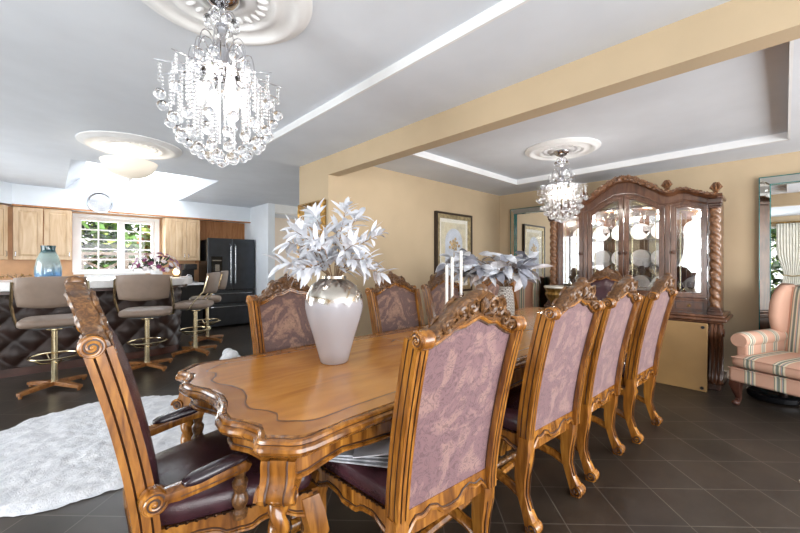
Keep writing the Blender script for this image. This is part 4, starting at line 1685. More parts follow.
MB().ring(o_, inset(o_, .03), 'y', 0, -.045).build('frame', M['framedark'], fp)
MB().ring(inset(o_, .03), inset(o_, .085), 'y', 0, -.035).build('inner_frame', M['palegold'], fp)
MB().bb(-.34, .34, -.012, -.006, -.49, .49).build('mat_board', M['mat'], fp)
q = inset(o_, .14)
MB().bb(-.28, .28, -.016, -.012, -.43, .43).build('print', M['print'], fp)
c = MB()
P = [(-.2, -.41), (.2, -.41)] + [(.2 * cos(a), .15 + .2 * sin(a)) for a in [pi * i / 16 for i in range(17)]]
c.prism(P, 'y', -.0175, -.016)
pr = c.build('printed_arch', M['printarch'], fp)
c = MB()
for k in range(14):
    a = k * 2.4
    rr = .02 + .0075 * k
    c.prism([(rr * cos(a) + .026 * cos(j * pi / 4), .12 + rr * .8 * sin(a) + .024 * sin(j * pi / 4)) for j in range(8)], 'y', -.0185 - .0002 * k, -.0175)
c.prism([(-.012, -.25), (.012, -.25), (.008, .08), (-.008, .08)], 'y', -.0185, -.0175)
c.prism([(-.09, -.4), (.09, -.4), (.07, -.25), (-.07, -.25)], 'y', -.0185, -.0175)
c.build('printed_bunch', M['printflower'], fp)
MB().bb(-.335, .335, -.022, -.020, -.485, .485).build('glazing', M['pane'], fp)

# gilt framed mirror on the stub wall
gm = thing('gilt_framed_mirror', 'ornate gilt framed mirror on the wall end behind the white leaves', 'mirror', (2.137, 3.665, 1.6))
o_ = [(-.27, -.38), (.27, -.38), (.27, .38), (-.27, .38)]
MB().ring(o_, inset(o_, .05), 'x', 0, -.035).build('frame', M['gold'], gm)
MB().bb(-.012, -.004, -.225, .225, -.335, .335).build('mirror_glass', M['mirror'], gm)
c = MB()
ol = []
for i_ in range(4):
    a, b = inset(o_, .02)[i_], inset(o_, .02)[(i_ + 1) % 4]
    for k in range(24):
        u = k / 24
        ol.append((-.038, a[0] + (b[0] - a[0]) * u, a[1] + (b[1] - a[1]) * u))
c.tube(ol + [ol[0]], [.012 + .007 * abs(sin(k * .8)) for k in range(len(ol) + 1)], seg=7)
c.build('frame_carving', M['gold'], gm)


# ================================================================== STRIPED WING CHAIRS
def wing_chair(label, loc, rz, group):
    t = thing('wing_chair', label, 'armchair', loc, rz, group)
    S_ = M['stripe']
    W2 = .41
    c = MB()
    c.bb(-W2, W2, -.42, .40, .215, .345)
    c.build('seat_base', S_, t, bevel=.02, bseg=3)
    MB().cush((0, .06, .405), W2 - .012, .36, .062, .45, .14, 48, 12).build('seat_cushion', S_, t, angle=80)
    # back: raked padded slab with arched top
    c = MB()
    A, B = [], []
    for j in range(13):
        v = j / 12
        ra, rb = [], []
        for i in range(13):
            u = 2 * i / 12 - 1
            w = .36 - .03 * v
            zt = 1.06 + .035 * cos(u * pi / 2)
            z = .34 + (zt - .34) * v
            yy = -.33 - .13 * v
            e = (1 - u ** 6) * (1 - (2 * v - 1) ** 8)
            ra.append((u * w, yy - .10 + .02 * (1 - e), z))
            rb.append((u * w, yy + .01 + .045 * e, z))
        A.append(ra); B.append(rb)
    va, vb = c.grid(A), c.grid(B)
    for j in range(12):
        c.face((va[j][0], va[j + 1][0], vb[j + 1][0], vb[j][0]))
        c.face((va[j][-1], vb[j][-1], vb[j + 1][-1], va[j + 1][-1]))
    for i in range(12):
        c.face((va[0][i], vb[0][i], vb[0][i + 1], va[0][i + 1]))
        c.face((va[-1][i], va[-1][i + 1], vb[-1][i + 1], vb[-1][i]))
    c.build('backrest', S_, t, angle=60)
    for s in (-1, 1):
        # arm: panel with rolled top
        c = MB()
        c.bb(s * (W2 - .10), s * (W2 - .01), -.38, .30, .34, .58)
        c.build('arm_panel', M['stripe_side'], t, bevel=.02, bseg=3)
        c = MB()
        pr_ = []
        for i in range(15):
            y = -.38 + .70 * i / 14
            k = 1.0 if 0 < i < 14 else .82
            pr_.append([(s * (W2 - .04) + .075 * k * cos(a), y, .585 + .072 * k * sin(a)) for a in [2 * pi * j / 20 for j in range(20)]])
        c.grid(pr_, closed_u=True, cap0=True, cap1=True)
        c.build('arm', M['stripe_side'], t, angle=50)
        # wing
        c = MB()
        P = [(-.40, .58), (-.22, .60), (-.17, .68), (-.15, .78), (-.17, .92), (-.23, 1.02), (-.34, 1.085), (-.50, 1.085), (-.49, .9)]
        x0, x1 = s * (W2 - .105), s * (W2 - .02)
        P = [(y - .04, z) for y, z in P]
        P = [tuple(Vector(P[i]).lerp(Vector(P[(i + 1) % len(P)]), k / 4)) for i in range(len(P)) for k in range(4)]
        ctr = Vector((sum(p[0] for p in P) / len(P), sum(p[1] for p in P) / len(P)))
        rws = []
        for q, k in ((0, .82), (.12, .93), (.3, .99), (.5, 1), (.7, .99), (.88, .93), (1, .82)):
            rws.append([(x0 + (x1 - x0) * q, *(ctr + (Vector(p) - ctr) * k)) for p in P])
        c.grid(rws, closed_u=True, cap0=True, cap1=True)
        c.build('wing', S_, t, angle=60)
        # cabriole front legs, splayed rear legs
        c = MB()
        cabriole(c, [(s * (W2 - .045), .345, .225), (s * (W2 - .038), .358, .18), (s * (W2 - .045), .35, .12), (s * (W2 - .052), .338, .06), (s * (W2 - .045), .352, .028), (s * (W2 - .04), .362, .0)], [.042, .04, .026, .017, .018, .02])
        c.ball((s * (W2 - .04), .366, .022), (.03, .036, .0215), 12, 8)
        c.build('leg', M['legdark'], t)
        c = MB()
        c.tube([(s * (W2 - .06), -.33, .22), (s * (W2 - .055), -.36, .1), (s * (W2 - .05), -.4, .0)], [.028, .023, .019], seg=8)
        c.build('leg', M['legdark'], t)
    # piping along cushion and rail
    c = MB()
    c.tube([(-W2, .402, .34), (W2, .402, .34)], .006, seg=6)
    c.tube([(-W2 + .03, .418, .443), (W2 - .03, .418, .443)], .005, seg=6)
    c.build('piping', S_, t)
    return t


wc = wing_chair('salmon striped wing armchair in front of the tall mirror at right', (4.76, -.165, 0), radians(68), 'striped wing armchairs')
dup(wc, (4.72, 2.72, 0), radians(112), 'salmon striped wing armchair in the far corner behind the silver leaf bouquet', 'striped wing armchairs')
tag(MB().lathe([(0, .0), (.17, .0), (.195, .02), (.2, .06), (.185, .075), (.16, .06), (0, .05)], 32).build('floor_tray', M['slatedark'], loc=(5.0, .07, 0)), 'low round dark object lying on the floor under the striped armchair at right', 'tray')

# pedestal with pale top beside the cabinet
pd = thing('pedestal', 'gilded pedestal with pale round top left of the cabinet', 'pedestal', (4.72, 2.03, 0))
MB().lathe([(0, .98), (.15, .98), (.155, .99), (.15, 1.005), (0, 1.005)], 28).build('top', M['mat'], pd, bevel=.003)
c = MB()
c.lathe([(.13, 0), (.13, .03), (.1, .05), (.06, .1), (.05, .2), (.07, .3), (.05, .42), (.045, .6), (.06, .74), (.08, .8), (.12, .86), (.135, .9), (.12, .93), (.14, .97), (.12, .98)], 24, twist=lambda a, h: 1 + .08 * sin(8 * a))
c.build('shaft', M['gold'], pd)

# ================================================================== TABLE TOP DRESSING
v0 = thing('floor_vase', 'tall pale ceramic vase with silver shoulder on the near end of the table', 'vase', (1.10, 1.665, TZ + .0012))
P = [(0, 0), (.068, 0), (.074, .006), (.085, .05), (.11, .14), (.14, .235), (.152, .29), (.153, .325), (.145, .365), (.122, .41), (.085, .437), (.066, .445), (.064, .458), (.058, .458), (.056, .44), (.05, .40), (0, .38)]
MB().lathe(P, 48).build('body', M['vaseglaze'], v0)
v0.name = 'ceramic_vase'


def leaf_branch(c, pts, r, n, L, wdt, rg, m_leaf=0, m_stem=1, spread=1.0):
    c.tube(pts, [r * (1 - .7 * i / (len(pts) - 1)) for i in range(len(pts))], seg=5, mi=m_stem)
    P_ = [Vector(p) for p in pts]
    for k in range(n):
        t = .3 + .7 * (k + .5) / n
        f = t * (len(P_) - 1)
        i = min(int(f), len(P_) - 2)
        p = P_[i].lerp(P_[i + 1], f - i)
        d = (P_[i + 1] - P_[i]).normalized()
        side = Vector((rg.uniform(-1, 1), rg.uniform(-1, 1), rg.uniform(-.7, .9)))
        side = (side - d * side.dot(d)).normalized()
        dd = (d * rg.uniform(.25, .9) + side * spread)
        c.leaf(p, dd, (rg.uniform(-.6, .6), rg.uniform(-.6, .6), 1), L * rg.uniform(.7, 1.15), wdt * rg.uniform(.8, 1.2), rg.uniform(.1, .45), m_leaf, n=4)


def RS(s):
    return random.Random(s)


ar = thing('white_leaf_arrangement', 'spray of white artificial leaf branches standing in the tall silver shouldered vase', 'floral arrangement', (1.10, 1.665, TZ + .39))
# (radial right/left in the plane facing the room, depth, height) tips relative to the mouth
RT = Vector((.7242, -.6896, 0)); FW = Vector((.6896, .7242, 0))
tips = [(-.25, .02, .20), (-.23, .1, .28), (-.20, -.08, .26), (-.12, .05, .36), (-.27, -.05, .08), (-.20, .12, .12), (.07, .0, .40), (.12, .08, .36), (.24, .0, .24), (.20, -.1, .10), (.12, -.12, .18), (-.08, -.14, .20), (.0, .1, .30), (-.16, -.12, .04), (.25, .08, .03)]
for k, (a, b, h) in enumerate(tips):
    tip = RT * a + FW * b + Vector((0, 0, h + .05))
    mid = tip * .45 + Vector((0, 0, .09))
    c = MB()
    leaf_branch(c, [RT * a * .08 + FW * b * .08, RT * a * .15 + FW * b * .15 + Vector((0, 0, .08)), mid, tip * .8 + Vector((0, 0, .035)), tip], .004, 30, .098, .026, RS(40 + k), spread=.9)
    c.build('branch', [M['ivory'], M['stem']], ar)

# woven vase and silver leaves
vw = MB().lathe([(0, 0), (.062, 0), (.066, .01), (.072, .1), (.07, .2), (.062, .28), (.05, .32), (.052, .34), (.046, .34), (.044, .3), (0, .26)], 36).build('woven_vase', M['woven'], loc=(2.665, 1.56, TZ))
tag(vw, 'white woven textured vase in the middle of the table holding silver leaves', 'vase')
sb = thing('silver_leaf_bouquet', 'wide bouquet of silver grey magnolia leaves standing in the white woven vase', 'floral arrangement', (2.665, 1.56, TZ + .31))
rg = RS(5)
for k in range(15):
    az = k * 2.399
    el = .15 + .8 * (k / 14)
    R_ = .33 * cos(el * 1.0)
    tip = Vector((R_ * cos(az), R_ * sin(az), .12 + .21 * sin(el)))
    tip = RT * (tip.x * 1.15 - .16) + FW * (tip.y * .7) + Vector((0, 0, tip.z))
    c = MB()
    c.tube([(0, 0, 0), tip * .4 + Vector((0, 0, .08)), tip], [.004, .003, .002], seg=5, mi=2)
    for j in range(11):
        b0 = tip * rg.uniform(.5, 1.0) + Vector((0, 0, .02))
        out = Vector((tip.x, tip.y, 0)).normalized() if tip.length else RT
        d = out * rg.uniform(.2, 1.0) + Vector((rg.uniform(-.9, .9), rg.uniform(-.9, .9), rg.uniform(-.5, .5)))
        c.leaf(b0, d, (rg.uniform(-.8, .8), rg.uniform(-.8, .8), 1), rg.uniform(.11, .17), rg.uniform(.06, .085), rg.uniform(.1, .5), 0 if rg.random() < .66 else 1, n=4, cup=.12)
    c.build('branch', [M['silverleaf'], M['silverdark'], M['stem']], sb)
c = MB()
for k in range(14):
    a = k * 2.4
    c.leaf((0, 0, 0), (cos(a), sin(a), .35 + .06 * k), (0, 0, 1), .055, .035, -.3, 0, n=3)
    c.ball((.012 * cos(a), .012 * sin(a), .02), .010, 6, 4)
c.build('blossom', M['blossom_beige'], sb, loc=tuple(FW * -.10 + RT * .0 + Vector((0, 0, .10))))

# tapers in crystal candlesticks
cs = None
for k, (x, y, h) in enumerate(((1.965, 1.60, .514), (2.075, 1.64, .57), (2.126, 1.60, .614))):
    lab = ('shortest and leftmost white taper in its glass candlestick on the table', 'middle white taper of the three in glass candlesticks on the table', 'tallest and rightmost white taper in its glass candlestick beside the silver leaves')[k]
    t = thing('candlestick', lab, 'candle', (x, y, TZ), 0, 'white tapers on the table')
    hs = h - .30
    MB().lathe([(0, 0), (.030, 0), (.031, .008), (.02, .018), (.012, .03), (.018, .045), (.012, .06), (.01, hs - .06), (.016, hs - .045), (.012, hs - .03), (.02, hs - .012), (.022, hs), (.012, hs), (.012, hs - .015), (0, hs - .015)], 20).build('holder', M['glass'], t)
    MB().lathe([(.0105, hs - .015), (.0105, h - .006), (.007, h), (0, h)], 14).build('taper', M['candle'], t)
    MB().tube([(0, 0, h), (.001, 0, h + .008)], .001, seg=5).build('wick', M['black'], t)

# ================================================================== CEILING MEDALLIONS AND LIGHTS
def medallion(label, x, y, z, r):
    prof = [(0, -.012), (.18, -.012), (.22, -.026), (.27, -.03), (.32, -.018), (.36, -.014), (.52, -.014), (.56, -.026), (.60, -.03), (.64, -.02), (.76, -.016), (.80, -.028), (.85, -.034), (.89, -.03), (.92, -.018), (.96, -.016), (1.0, -.008), (1.0, 0)]
    c = MB()
    c.lathe([(q * r, h) for q, h in prof], 72)
    for k in range(24):
        a = 2 * pi * k / 24
        c.ball((cos(a) * r * .44, sin(a) * r * .44, -.014), (.07 * r, .035 * r, .012), 8, 5, M4=Matrix.Rotation(a, 4, 'Z'))
    o = c.build('ceiling_medallion', M['plaster'], loc=(x, y, z), angle=60)
    return tag(o, label, 'ceiling medallion')


medallion('round white plaster medallion above the nearest crystal chandelier', .55, 1.72, ZR, .39)
medallion('round white plaster medallion above the far crystal chandelier', 3.93, 1.64, ZL + .07, .37)
medallion('round white plaster medallion above the alabaster bowl light', .61, 4.62, ZR, .44)


def chandelier(label, loc, power):
    t = thing('crystal_chandelier', label, 'chandelier', loc, 0, 'crystal chandeliers over the dining table')
    ch = M['chrome']
    MB().lathe([(0, -.012), (.075, -.012), (.078, -.02), (.07, -.04), (.045, -.06), (.03, -.066), (.012, -.075), (0, -.078)], 28).build('canopy', ch, t)
    c = MB()
    c.tube([(0, 0, -.07), (0, 0, -.40)], .009, seg=8)
    c.lathe([(0, -.13), (.02, -.13), (.026, -.15), (.02, -.17), (.014, -.2), (.026, -.23), (.03, -.28), (.02, -.33), (.03, -.36), (0, -.36)], 18)
    c.lathe([(.07, -.37), (.082, -.365), (.086, -.355), (.082, -.345), (.07, -.34)], 32)
    c.lathe([(.03, -.36), (.07, -.36), (.07, -.355), (.03, -.355)], 24)
    st = c.build('frame', ch, t)
    # crown of curled wires with crystal balls
    ballm = None
    beadm = {}

    def part(name, me_owner, parent, at):
        o = me_owner.copy()
        COL.objects.link(o)
        o.parent = parent
        o.location = at
        return o

    def ball_at(parent, at):
        nonlocal ballm
        if ballm is None:
            b = MB().ball((0, 0, 0), .0215, 14, 10)
            ballm = b.build('crystal_ball', M['crystal'], parent)
            ballm.location = at
            return ballm
        return part('crystal_ball', ballm, parent, at)
    for n_, r0, z0, rp, zp, re, ze, ph in ((8, .012, -.2, .03, -.085, .055, -.12, 0), (8, .02, -.36, .07, -.20, .10, -.29, .2), (8, .05, -.36, .115, -.26, .135, -.37, .5)):
        for k in range(n_):
            a = 2 * pi * (k + ph) / n_
            ca, sa = cos(a), sin(a)
            pts = []
            for i in range(13):
                u = i / 12
                if u < .6:
                    v = u / .6
                    rr, zz = r0 + (rp - r0) * v ** 2, z0 + (zp - z0) * sin(v * pi / 2)
                else:
                    v = (u - .6) / .4
                    rr, zz = rp + (re - rp) * sin(v * pi / 2), zp + (ze - zp) * (1 - cos(v * pi / 2))
                pts.append((rr * ca, rr * sa, zz))
            w = MB().tube(pts, .0022, seg=5).build('curled_wire', ch, st)
            ball_at(t, (re * ca, re * sa, ze - .024))
    # radiating arms and bead strands
    for n_, rr, zt, ln, ph in ((12, .235, -.40, .115, 0), (14, .195, -.395, .205, .3), (14, .16, -.39, .265, .1), (10, .105, -.385, .315, .4), (6, .05, -.38, .345, 0)):
        for k in range(n_):
            a = 2 * pi * (k + ph) / n_
            ca, sa = cos(a), sin(a)
            MB().tube([(.07 * ca if rr > .08 else .02 * ca, .07 * sa if rr > .08 else .02 * sa, -.36), ((rr + .02 if rr > .23 else rr) * ca, (rr + .02 if rr > .23 else rr) * sa, zt + (.006 if rr > .23 else .002))], .002, seg=5).build('arm', ch, st)
            if rr not in beadm:
                b = MB()
                m_ = int((ln - .03) / .0155)
                for i in range(m_):
                    b.ball((0, 0, -.008 - .0155 * i), .0068, 7, 5)
                o = b.build('bead_strand', M['crystal'], t)
                o.location = (rr * ca, rr * sa, zt)
                beadm[rr] = o
            else:
                part('bead_strand', beadm[rr], t, (rr * ca, rr * sa, zt))
            ball_at(t, (rr * ca, rr * sa, zt - ln - .01))
    ball_at(t, (0, 0, -.755))
    # candle bulbs
    for k in range(6):
        a = 2 * pi * (k + .5) / 6
        x, y = .085 * cos(a), .085 * sin(a)
        MB().lathe([(0, -.51), (.008, -.508), (.014, -.48), (.015, -.455), (.01, -.425), (0, -.405)], 12, (x, y, 0)).build('bulb', M['bulb'], t)
        l = bpy.data.lights.new('bulb_light', 'POINT')
        l.energy = power / 6
        l.color = (1.0, .96, .9)
        l.shadow_soft_size = .03
        o = bpy.data.objects.new('bulb_light', l)
        o.location = (x * 1.0, y * 1.0, -.46)
        COL.objects.link(o)
        o.parent = t
    return t


chandelier('large crystal chandelier hanging over the near end of the table', (.55, 1.72, ZR), 6)
chandelier('distant crystal chandelier hanging before the china cabinet', (3.93, 1.64, ZL + .06), 14)

bl = thing('bowl_light', 'white alabaster bowl light hanging from the kitchen ceiling medallion', 'ceiling light', (.60, 4.74, ZR - .014))
c = MB()
c.lathe([(0, 0), (.065, 0), (.068, -.012), (.05, -.022), (.015, -.03), (0, -.03)], 24)
c.build('canopy', M['plaster'], bl)
c = MB()
for k in range(3):
    a = 2 * pi * k / 3
    c.tube([(.03 * cos(a), .03 * sin(a), -.02), (.02 * cos(a), .02 * sin(a), -.1), (.05 * cos(a), .05 * sin(a), -.15)], .007, seg=6)
c.tube([(0, 0, -.02), (0, 0, -.33)], .009, seg=8)
c.lathe([(0, -.30), (.02, -.302), (.016, -.318), (.009, -.33), (.012, -.34), (0, -.352)], 16)
c.build('stem', M['plaster'], bl)
MB().lathe([(.02, -.302), (.08, -.29), (.15, -.262), (.21, -.215), (.235, -.165), (.248, -.135), (.25, -.13), (.242, -.128), (.225, -.165), (.2, -.205), (.14, -.25), (.07, -.278), (.02, -.288)], 48).build('bowl', M['bowl'], bl)
l = bpy.data.lights.new('bowl_bulb', 'POINT')
l.energy = 1.2
l.color = (1, .94, .86)
l.shadow_soft_size = .06
o = bpy.data.objects.new('bowl_bulb', l)
o.location = (0, 0, -.17)
COL.objects.link(o)
o.parent = bl

# ================================================================== KITCHEN
def panel_door(name, parent, a, b, z0, z1, y, knob_side, hand='knob'):
    """raised panel door on a front facing -Y; a..b along X"""
    c = MB()
    c.bb(a, b, y - .02, y, z0, z1)
    o_ = [(a + .055, z0 + .055), (b - .055, z0 + .055), (b - .055, z1 - .055), (a + .055, z1 - .055)]

    def ins(d):
        cx, cz = (a + b) / 2, (z0 + z1) / 2
        return [(x - math.copysign(d, x - cx), z - math.copysign(d, z - cz)) for x, z in o_]
    d = c.build(name, M['maple'], parent, bevel=.004)
    c = MB()
    c.ring(ins(-.004), ins(.006), 'y', y - .019, y - .0225)
    c.build('panel_groove', M['groove'], d)
    c = MB()
    c.grid([[(x, y - .02, z) for x, z in ins(.008)], [(x, y - .027, z) for x, z in ins(.03)]], closed_u=True)
    c.prism(ins(.03), 'y', y - .027, y - .021)
    c.build('raised_panel', M['maple'], d, angle=20)
    xk = a + .03 if knob_side < 0 else b - .03
    MB().tube([(xk, y - .022, z0 + .05), (xk, y - .04, z0 + .06), (xk, y - .04, z0 + .12), (xk, y - .022, z0 + .13)], .005, seg=6).build('handle', M['steel'], d)
    return d


CY0 = 8.03
kc = thing('wall_cabinet', 'maple wall cabinet left of the kitchen window, two raised panel doors', 'cabinet', (-.08, CY0, 0))
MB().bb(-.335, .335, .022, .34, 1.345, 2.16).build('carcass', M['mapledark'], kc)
panel_door('door', kc, -.332, -.006, 1.35, 2.155, .02, -1)
panel_door('door', kc, .006, .332, 1.35, 2.155, .02, 1)
kc = thing('wall_cabinet', 'narrow maple wall cabinet right of the kitchen window, two doors', 'cabinet', (1.86, CY0, 0))
MB().bb(-.295, .295, .022, .34, 1.345, 2.16).build('carcass', M['maple'], kc)
panel_door('door', kc, -.19, .05, 1.35, 2.155, .02, 1)
panel_door('door', kc, .056, .293, 1.35, 2.155, .02, -1)
MB().bb(-.293, -.195, .0, .02, 1.35, 2.155).build('filler_strip', M['maple'], kc)
kc = thing('corner_wall_cabinet', 'angled maple corner cabinet at the left edge of the kitchen', 'cabinet', (-.75, 7.69, 0), radians(45))
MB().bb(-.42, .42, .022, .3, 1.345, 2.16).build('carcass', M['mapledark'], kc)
panel_door('door', kc, -.40, .0, 1.35, 2.155, .02, -1)
panel_door('door', kc, .012, .41, 1.35, 2.155, .02, 1)

lc = thing('base_cabinet', 'kitchen base cabinet run below the window behind the bar', 'cabinet', (.3, 8.08, 0))
MB().bb(-1.7, .80, -.28, .31, 0, .88).build('carcass', M['maple'], lc)
MB().bb(-1.7, 1.85, -.33, .315, .881, .92).build('worktop', M['quartz'], lc)
MB().bb(.81, 1.84, -.27, .30, 0, .88).build('oven_front', M['black'], lc)
for k in range(4):
    panel_door('door', lc, -1.68 + k * .585, -1.68 + k * .585 + .57, .1, .86, -.28, 1)
sk = MB()
sk.bb(-.36, .36, -.02, .27, 0, .03)
for z in (.03, .1, .17):
    pass
sk = MB().bb(.42, 1.30, 8.335, 8.395, .921, 1.10)
tag(sk.build('window_apron', M['quartz'], bevel=.004), 'white tiled upstand below the kitchen window', 'upstand')

# fridge
fr = thing('refrigerator', 'black stainless french door refrigerator with ice dispenser', 'refrigerator', (2.665, 7.72, 0))
MB().bb(-.455, .455, .06, .60, .04, 1.76).build('body', M['slatedark'], fr)
d = MB().bb(-.455, -.003, 0, .055, .76, 1.79).build('door', M['slate'], fr, bevel=.008)
MB().bb(-.395, -.19, -.006, 0.0, 1.10, 1.43).build('ice_dispenser', M['slatedark'], d)
MB().bb(-.375, -.21, -.009, -.006, 1.34, 1.36).build('dispenser_trim', M['steel'], d)
MB().bb(-.33, -.25, -.02, -.006, 1.14, 1.27).build('dispenser_paddle', M['steel'], d)
MB().tube([(-.045, -.003, .86), (-.045, -.055, .9), (-.045, -.055, 1.64), (-.045, -.003, 1.68)], .012, seg=8).build('handle', M['steel'], d)
d = MB().bb(.003, .455, 0, .055, .76, 1.79).build('door', M['slate'], fr, bevel=.008)
MB().tube([(.045, -.003, .86), (.045, -.055, .9), (.045, -.055, 1.64), (.045, -.003, 1.68)], .012, seg=8).build('handle', M['steel'], d)
for z0, z1 in ((.50, .75), (.05, .49)):
    d = MB().bb(-.455, .455, 0, .055, z0, z1).build('drawer', M['slate'], fr, bevel=.008)
    MB().tube([(-.4, -.003, z1 - .06), (-.36, -.05, z1 - .06), (.36, -.05, z1 - .06), (.4, -.003, z1 - .06)], .011, seg=8).build('handle', M['steel'], d)

# wall clock on the soffit
ck = thing('wall_clock', 'round wall clock with silver rim above the kitchen window', 'clock', (.61, 8.03, 2.32))
MB().lathe([(.145, 0), (.172, 0), (.175, -.02), (.165, -.035), (.15, -.03), (.145, -.02)], 48, axis='y').build('rim', M['steel'], ck)
MB().lathe([(0, 0), (.146, 0), (.146, -.012), (0, -.012)], 40, axis='y').build('face', M['white'], ck)
c = MB()
for k in range(12):
    a = k * pi / 6
    c.box((.122 * sin(a), -.014, .122 * cos(a)), (.006, .003, .018), M4=Matrix.Translation((.122 * sin(a), -.014, .122 * cos(a))) @ Matrix.Rotation(a, 4, 'Y'))
c.build('hour_mark', M['steel'], ck)
for a, L_ in ((2.2, .07), (4.6, .10)):
    MB().tube([(0, -.018, 0), (L_ * sin(a), -.018, L_ * cos(a))], .003, seg=5).build('hand', M['steel'], ck)

# bar with tufted leather front and white counter
BX0, BXE, BY0, BY1, BR = -1.5, 1.42, 6.10, 6.85, .36


def bar_path(off):
    pts = [(BX0, BY0 - off)]
    for i in range(1, 33):
        pts.append((BX0 + (BXE - BR - BX0) * i / 32, BY0 - off))
    for i in range(1, 13):
        a = -pi / 2 + (pi / 2) * i / 12
        pts.append((BXE - BR + (BR + off) * cos(a), BY0 + BR + (BR + off) * sin(a)))
    pts.append((BXE + off, BY1 - .12))
    return pts


bar = thing('bar_counter', 'curved bar with brown tufted leather front and thick white counter', 'bar', (0, 0, 0))
c = MB()
base_pts = bar_path(0)
# resample by arc length
seg = []
Pp = [Vector(p) for p in base_pts]
tot = sum((b - a).length for a, b in zip(Pp, Pp[1:]))
NU, NV = 190, 34
rows = []
acc = [0]
for a, b in zip(Pp, Pp[1:]):
    acc.append(acc[-1] + (b - a).length)


def along(s):
    for i in range(len(acc) - 1):
        if s <= acc[i + 1] + 1e-9:
            t = (s - acc[i]) / max(1e-9, acc[i + 1] - acc[i])
            tg = (Pp[i + 1] - Pp[i]).normalized()
            return Pp[i].lerp(Pp[i + 1], t), tg
    return Pp[-1], (Pp[-1] - Pp[-2]).normalized()


for j in range(NV + 1):
    z = .10 + .84 * j / NV
    row = []
    for i in range(NU + 1):
        s = tot * i / NU
        p, tg = along(s)
        nrm = Vector((tg.y, -tg.x))
        u, v = s / .30, (z - .10) / .30
        w = abs(sin(pi * (u + v))) * abs(sin(pi * (u - v)))
        d = .045 * w ** .6
        q = p + nrm * d
        row.append((q.x, q.y, z))
    rows.append(row)
c.grid(rows)
c.build('tufted_front', M['bar'], bar, angle=80)
core = [(x, y) for x, y in bar_path(-.02)] + [(BXE - .02, BY1), (BX0, BY1)]
MB().prism(core, 'z', 0, .95).build('core', M['bar'], bar)
kick = [(x, y) for x, y in bar_path(.01)] + [(BXE + .01, BY1 - .01), (BX0 + .01, BY1 - .01)]
MB().prism(kick, 'z', 0, .095).build('kick_board', M['legdark'], bar)
ct_ = [(x, y) for x, y in bar_path(.19)] + [(BXE + .10, BY1 + .02), (BX0, BY1 + .02)]
MB().prism(ct_, 'z', .985, 1.085).build('counter', M['quartz'], bar, bevel=.01)
MB().prism([(x, y) for x, y in bar_path(.12)] + [(BXE + .05, BY1), (BX0, BY1)], 'z', .945, .99).build('counter_support', M['legdark'], bar)


def bar_stool(label, loc, rz):
    t = thing('bar_stool', label, 'bar stool', loc, rz, 'taupe swivel bar stools')
    # local: sitter faces +y
    MB().cush((0, .02, .70), .265, .235, .052, .55, .35, 36, 12).build('seat', M['taupe'], t, angle=80)
    c = MB()
    c.bb(-.15, .15, -.12, .15, .634, .655)
    c.build('seat_plate', M['black'], t)
    A, B = [], []
    for j in range(9):
        v = j / 8
        ra, rb = [], []
        for i in range(17):
            u = 2 * i / 16 - 1
            e = (1 - u ** 6) * (1 - (2 * v - 1) ** 6)
            w = .275 - .03 * (1 - v) ** 2 - .012 * v ** 4
            y = -.26 + .09 * u * u - .05 * v
            z = .86 + .31 * v - .012 * u * u * (1 if v > .5 else -1.5)
            ra.append((u * w, y - .012 - .012 * e, z)); rb.append((u * w, y + .012 + .018 * e, z))
        A.append(ra); B.append(rb)
    c = MB()
    va, vb = c.grid(A), c.grid(B)
    for j in range(8):
        c.face((va[j][0], va[j + 1][0], vb[j + 1][0], vb[j][0]))
        c.face((va[j][-1], vb[j][-1], vb[j + 1][-1], va[j + 1][-1]))
    for i in range(16):
        c.face((va[0][i], vb[0][i], vb[0][i + 1], va[0][i + 1]))
        c.face((va[-1][i], va[-1][i + 1], vb[-1][i + 1], vb[-1][i]))
    c.build('backrest', M['taupe'], t, angle=70)
    for s in (-1, 1):
        c = MB()
        c.tube([(s * .20, .06, .645), (s * .275, .02, .66), (s * .288, -.06, .78), (s * .288, -.17, .90), (s * .272, -.225, 1.12)], .010, seg=6, flat=1.4)
        c.build('back_bracket', M['brass'], t)
    c = MB()
    c.tube([(0, 0, .05), (0, 0, .64)], .027, seg=16)
    c.lathe([(.03, .60), (.07, .615), (.07, .636), (.0, .636)], 20)
    c.build('pole', M['brass'], t)
    c = MB()
    c.tube([(.2 * cos(2 * pi * k / 32), .2 * sin(2 * pi * k / 32), .34) for k in range(33)], .0095, seg=8)
    for k in range(4):
        a = k * pi / 2 + .4
        c.tube([(.025 * cos(a), .025 * sin(a), .27), (.1 * cos(a), .1 * sin(a), .275), (.2 * cos(a), .2 * sin(a), .34)], .007, seg=6)
    c.build('footring', M['brass'], t)
    for k in range(4):
        a = k * pi / 2 + .75
        d, n_ = Vector((cos(a), sin(a), 0)), Vector((-sin(a), cos(a), 0))
        c = MB()
        c.sweep([d * .0 + Vector((0, 0, .062)), d * .15 + Vector((0, 0, .055)), d * .32 + Vector((0, 0, .04))], [(-.03, -.02), (.03, -.02), (.03, .02), (-.03, .02)], n_, scale=[1, 1, .8])
        c.lathe([(0, 0), (.016, 0), (.016, .026), (0, .026)], 12, tuple(d * .30))
        c.build('base_leg', M['oak'], t, bevel=.004)
    return t


s1 = bar_stool('taupe bar stool furthest left at the bar, in front of the blue glass jar', (.03, 5.22, 0), radians(-6))
dup(s1, (.86, 5.42, 0), radians(-18), 'taupe bar stool in front of the flower bouquet on the bar')
dup(s1, (1.52, 5.90, 0), radians(62), 'taupe bar stool at the rounded end of the bar, nearer of the two turned sideways')
dup(s1, (1.88, 6.62, 0), radians(72), 'taupe bar stool behind the others, closest to the refrigerator')

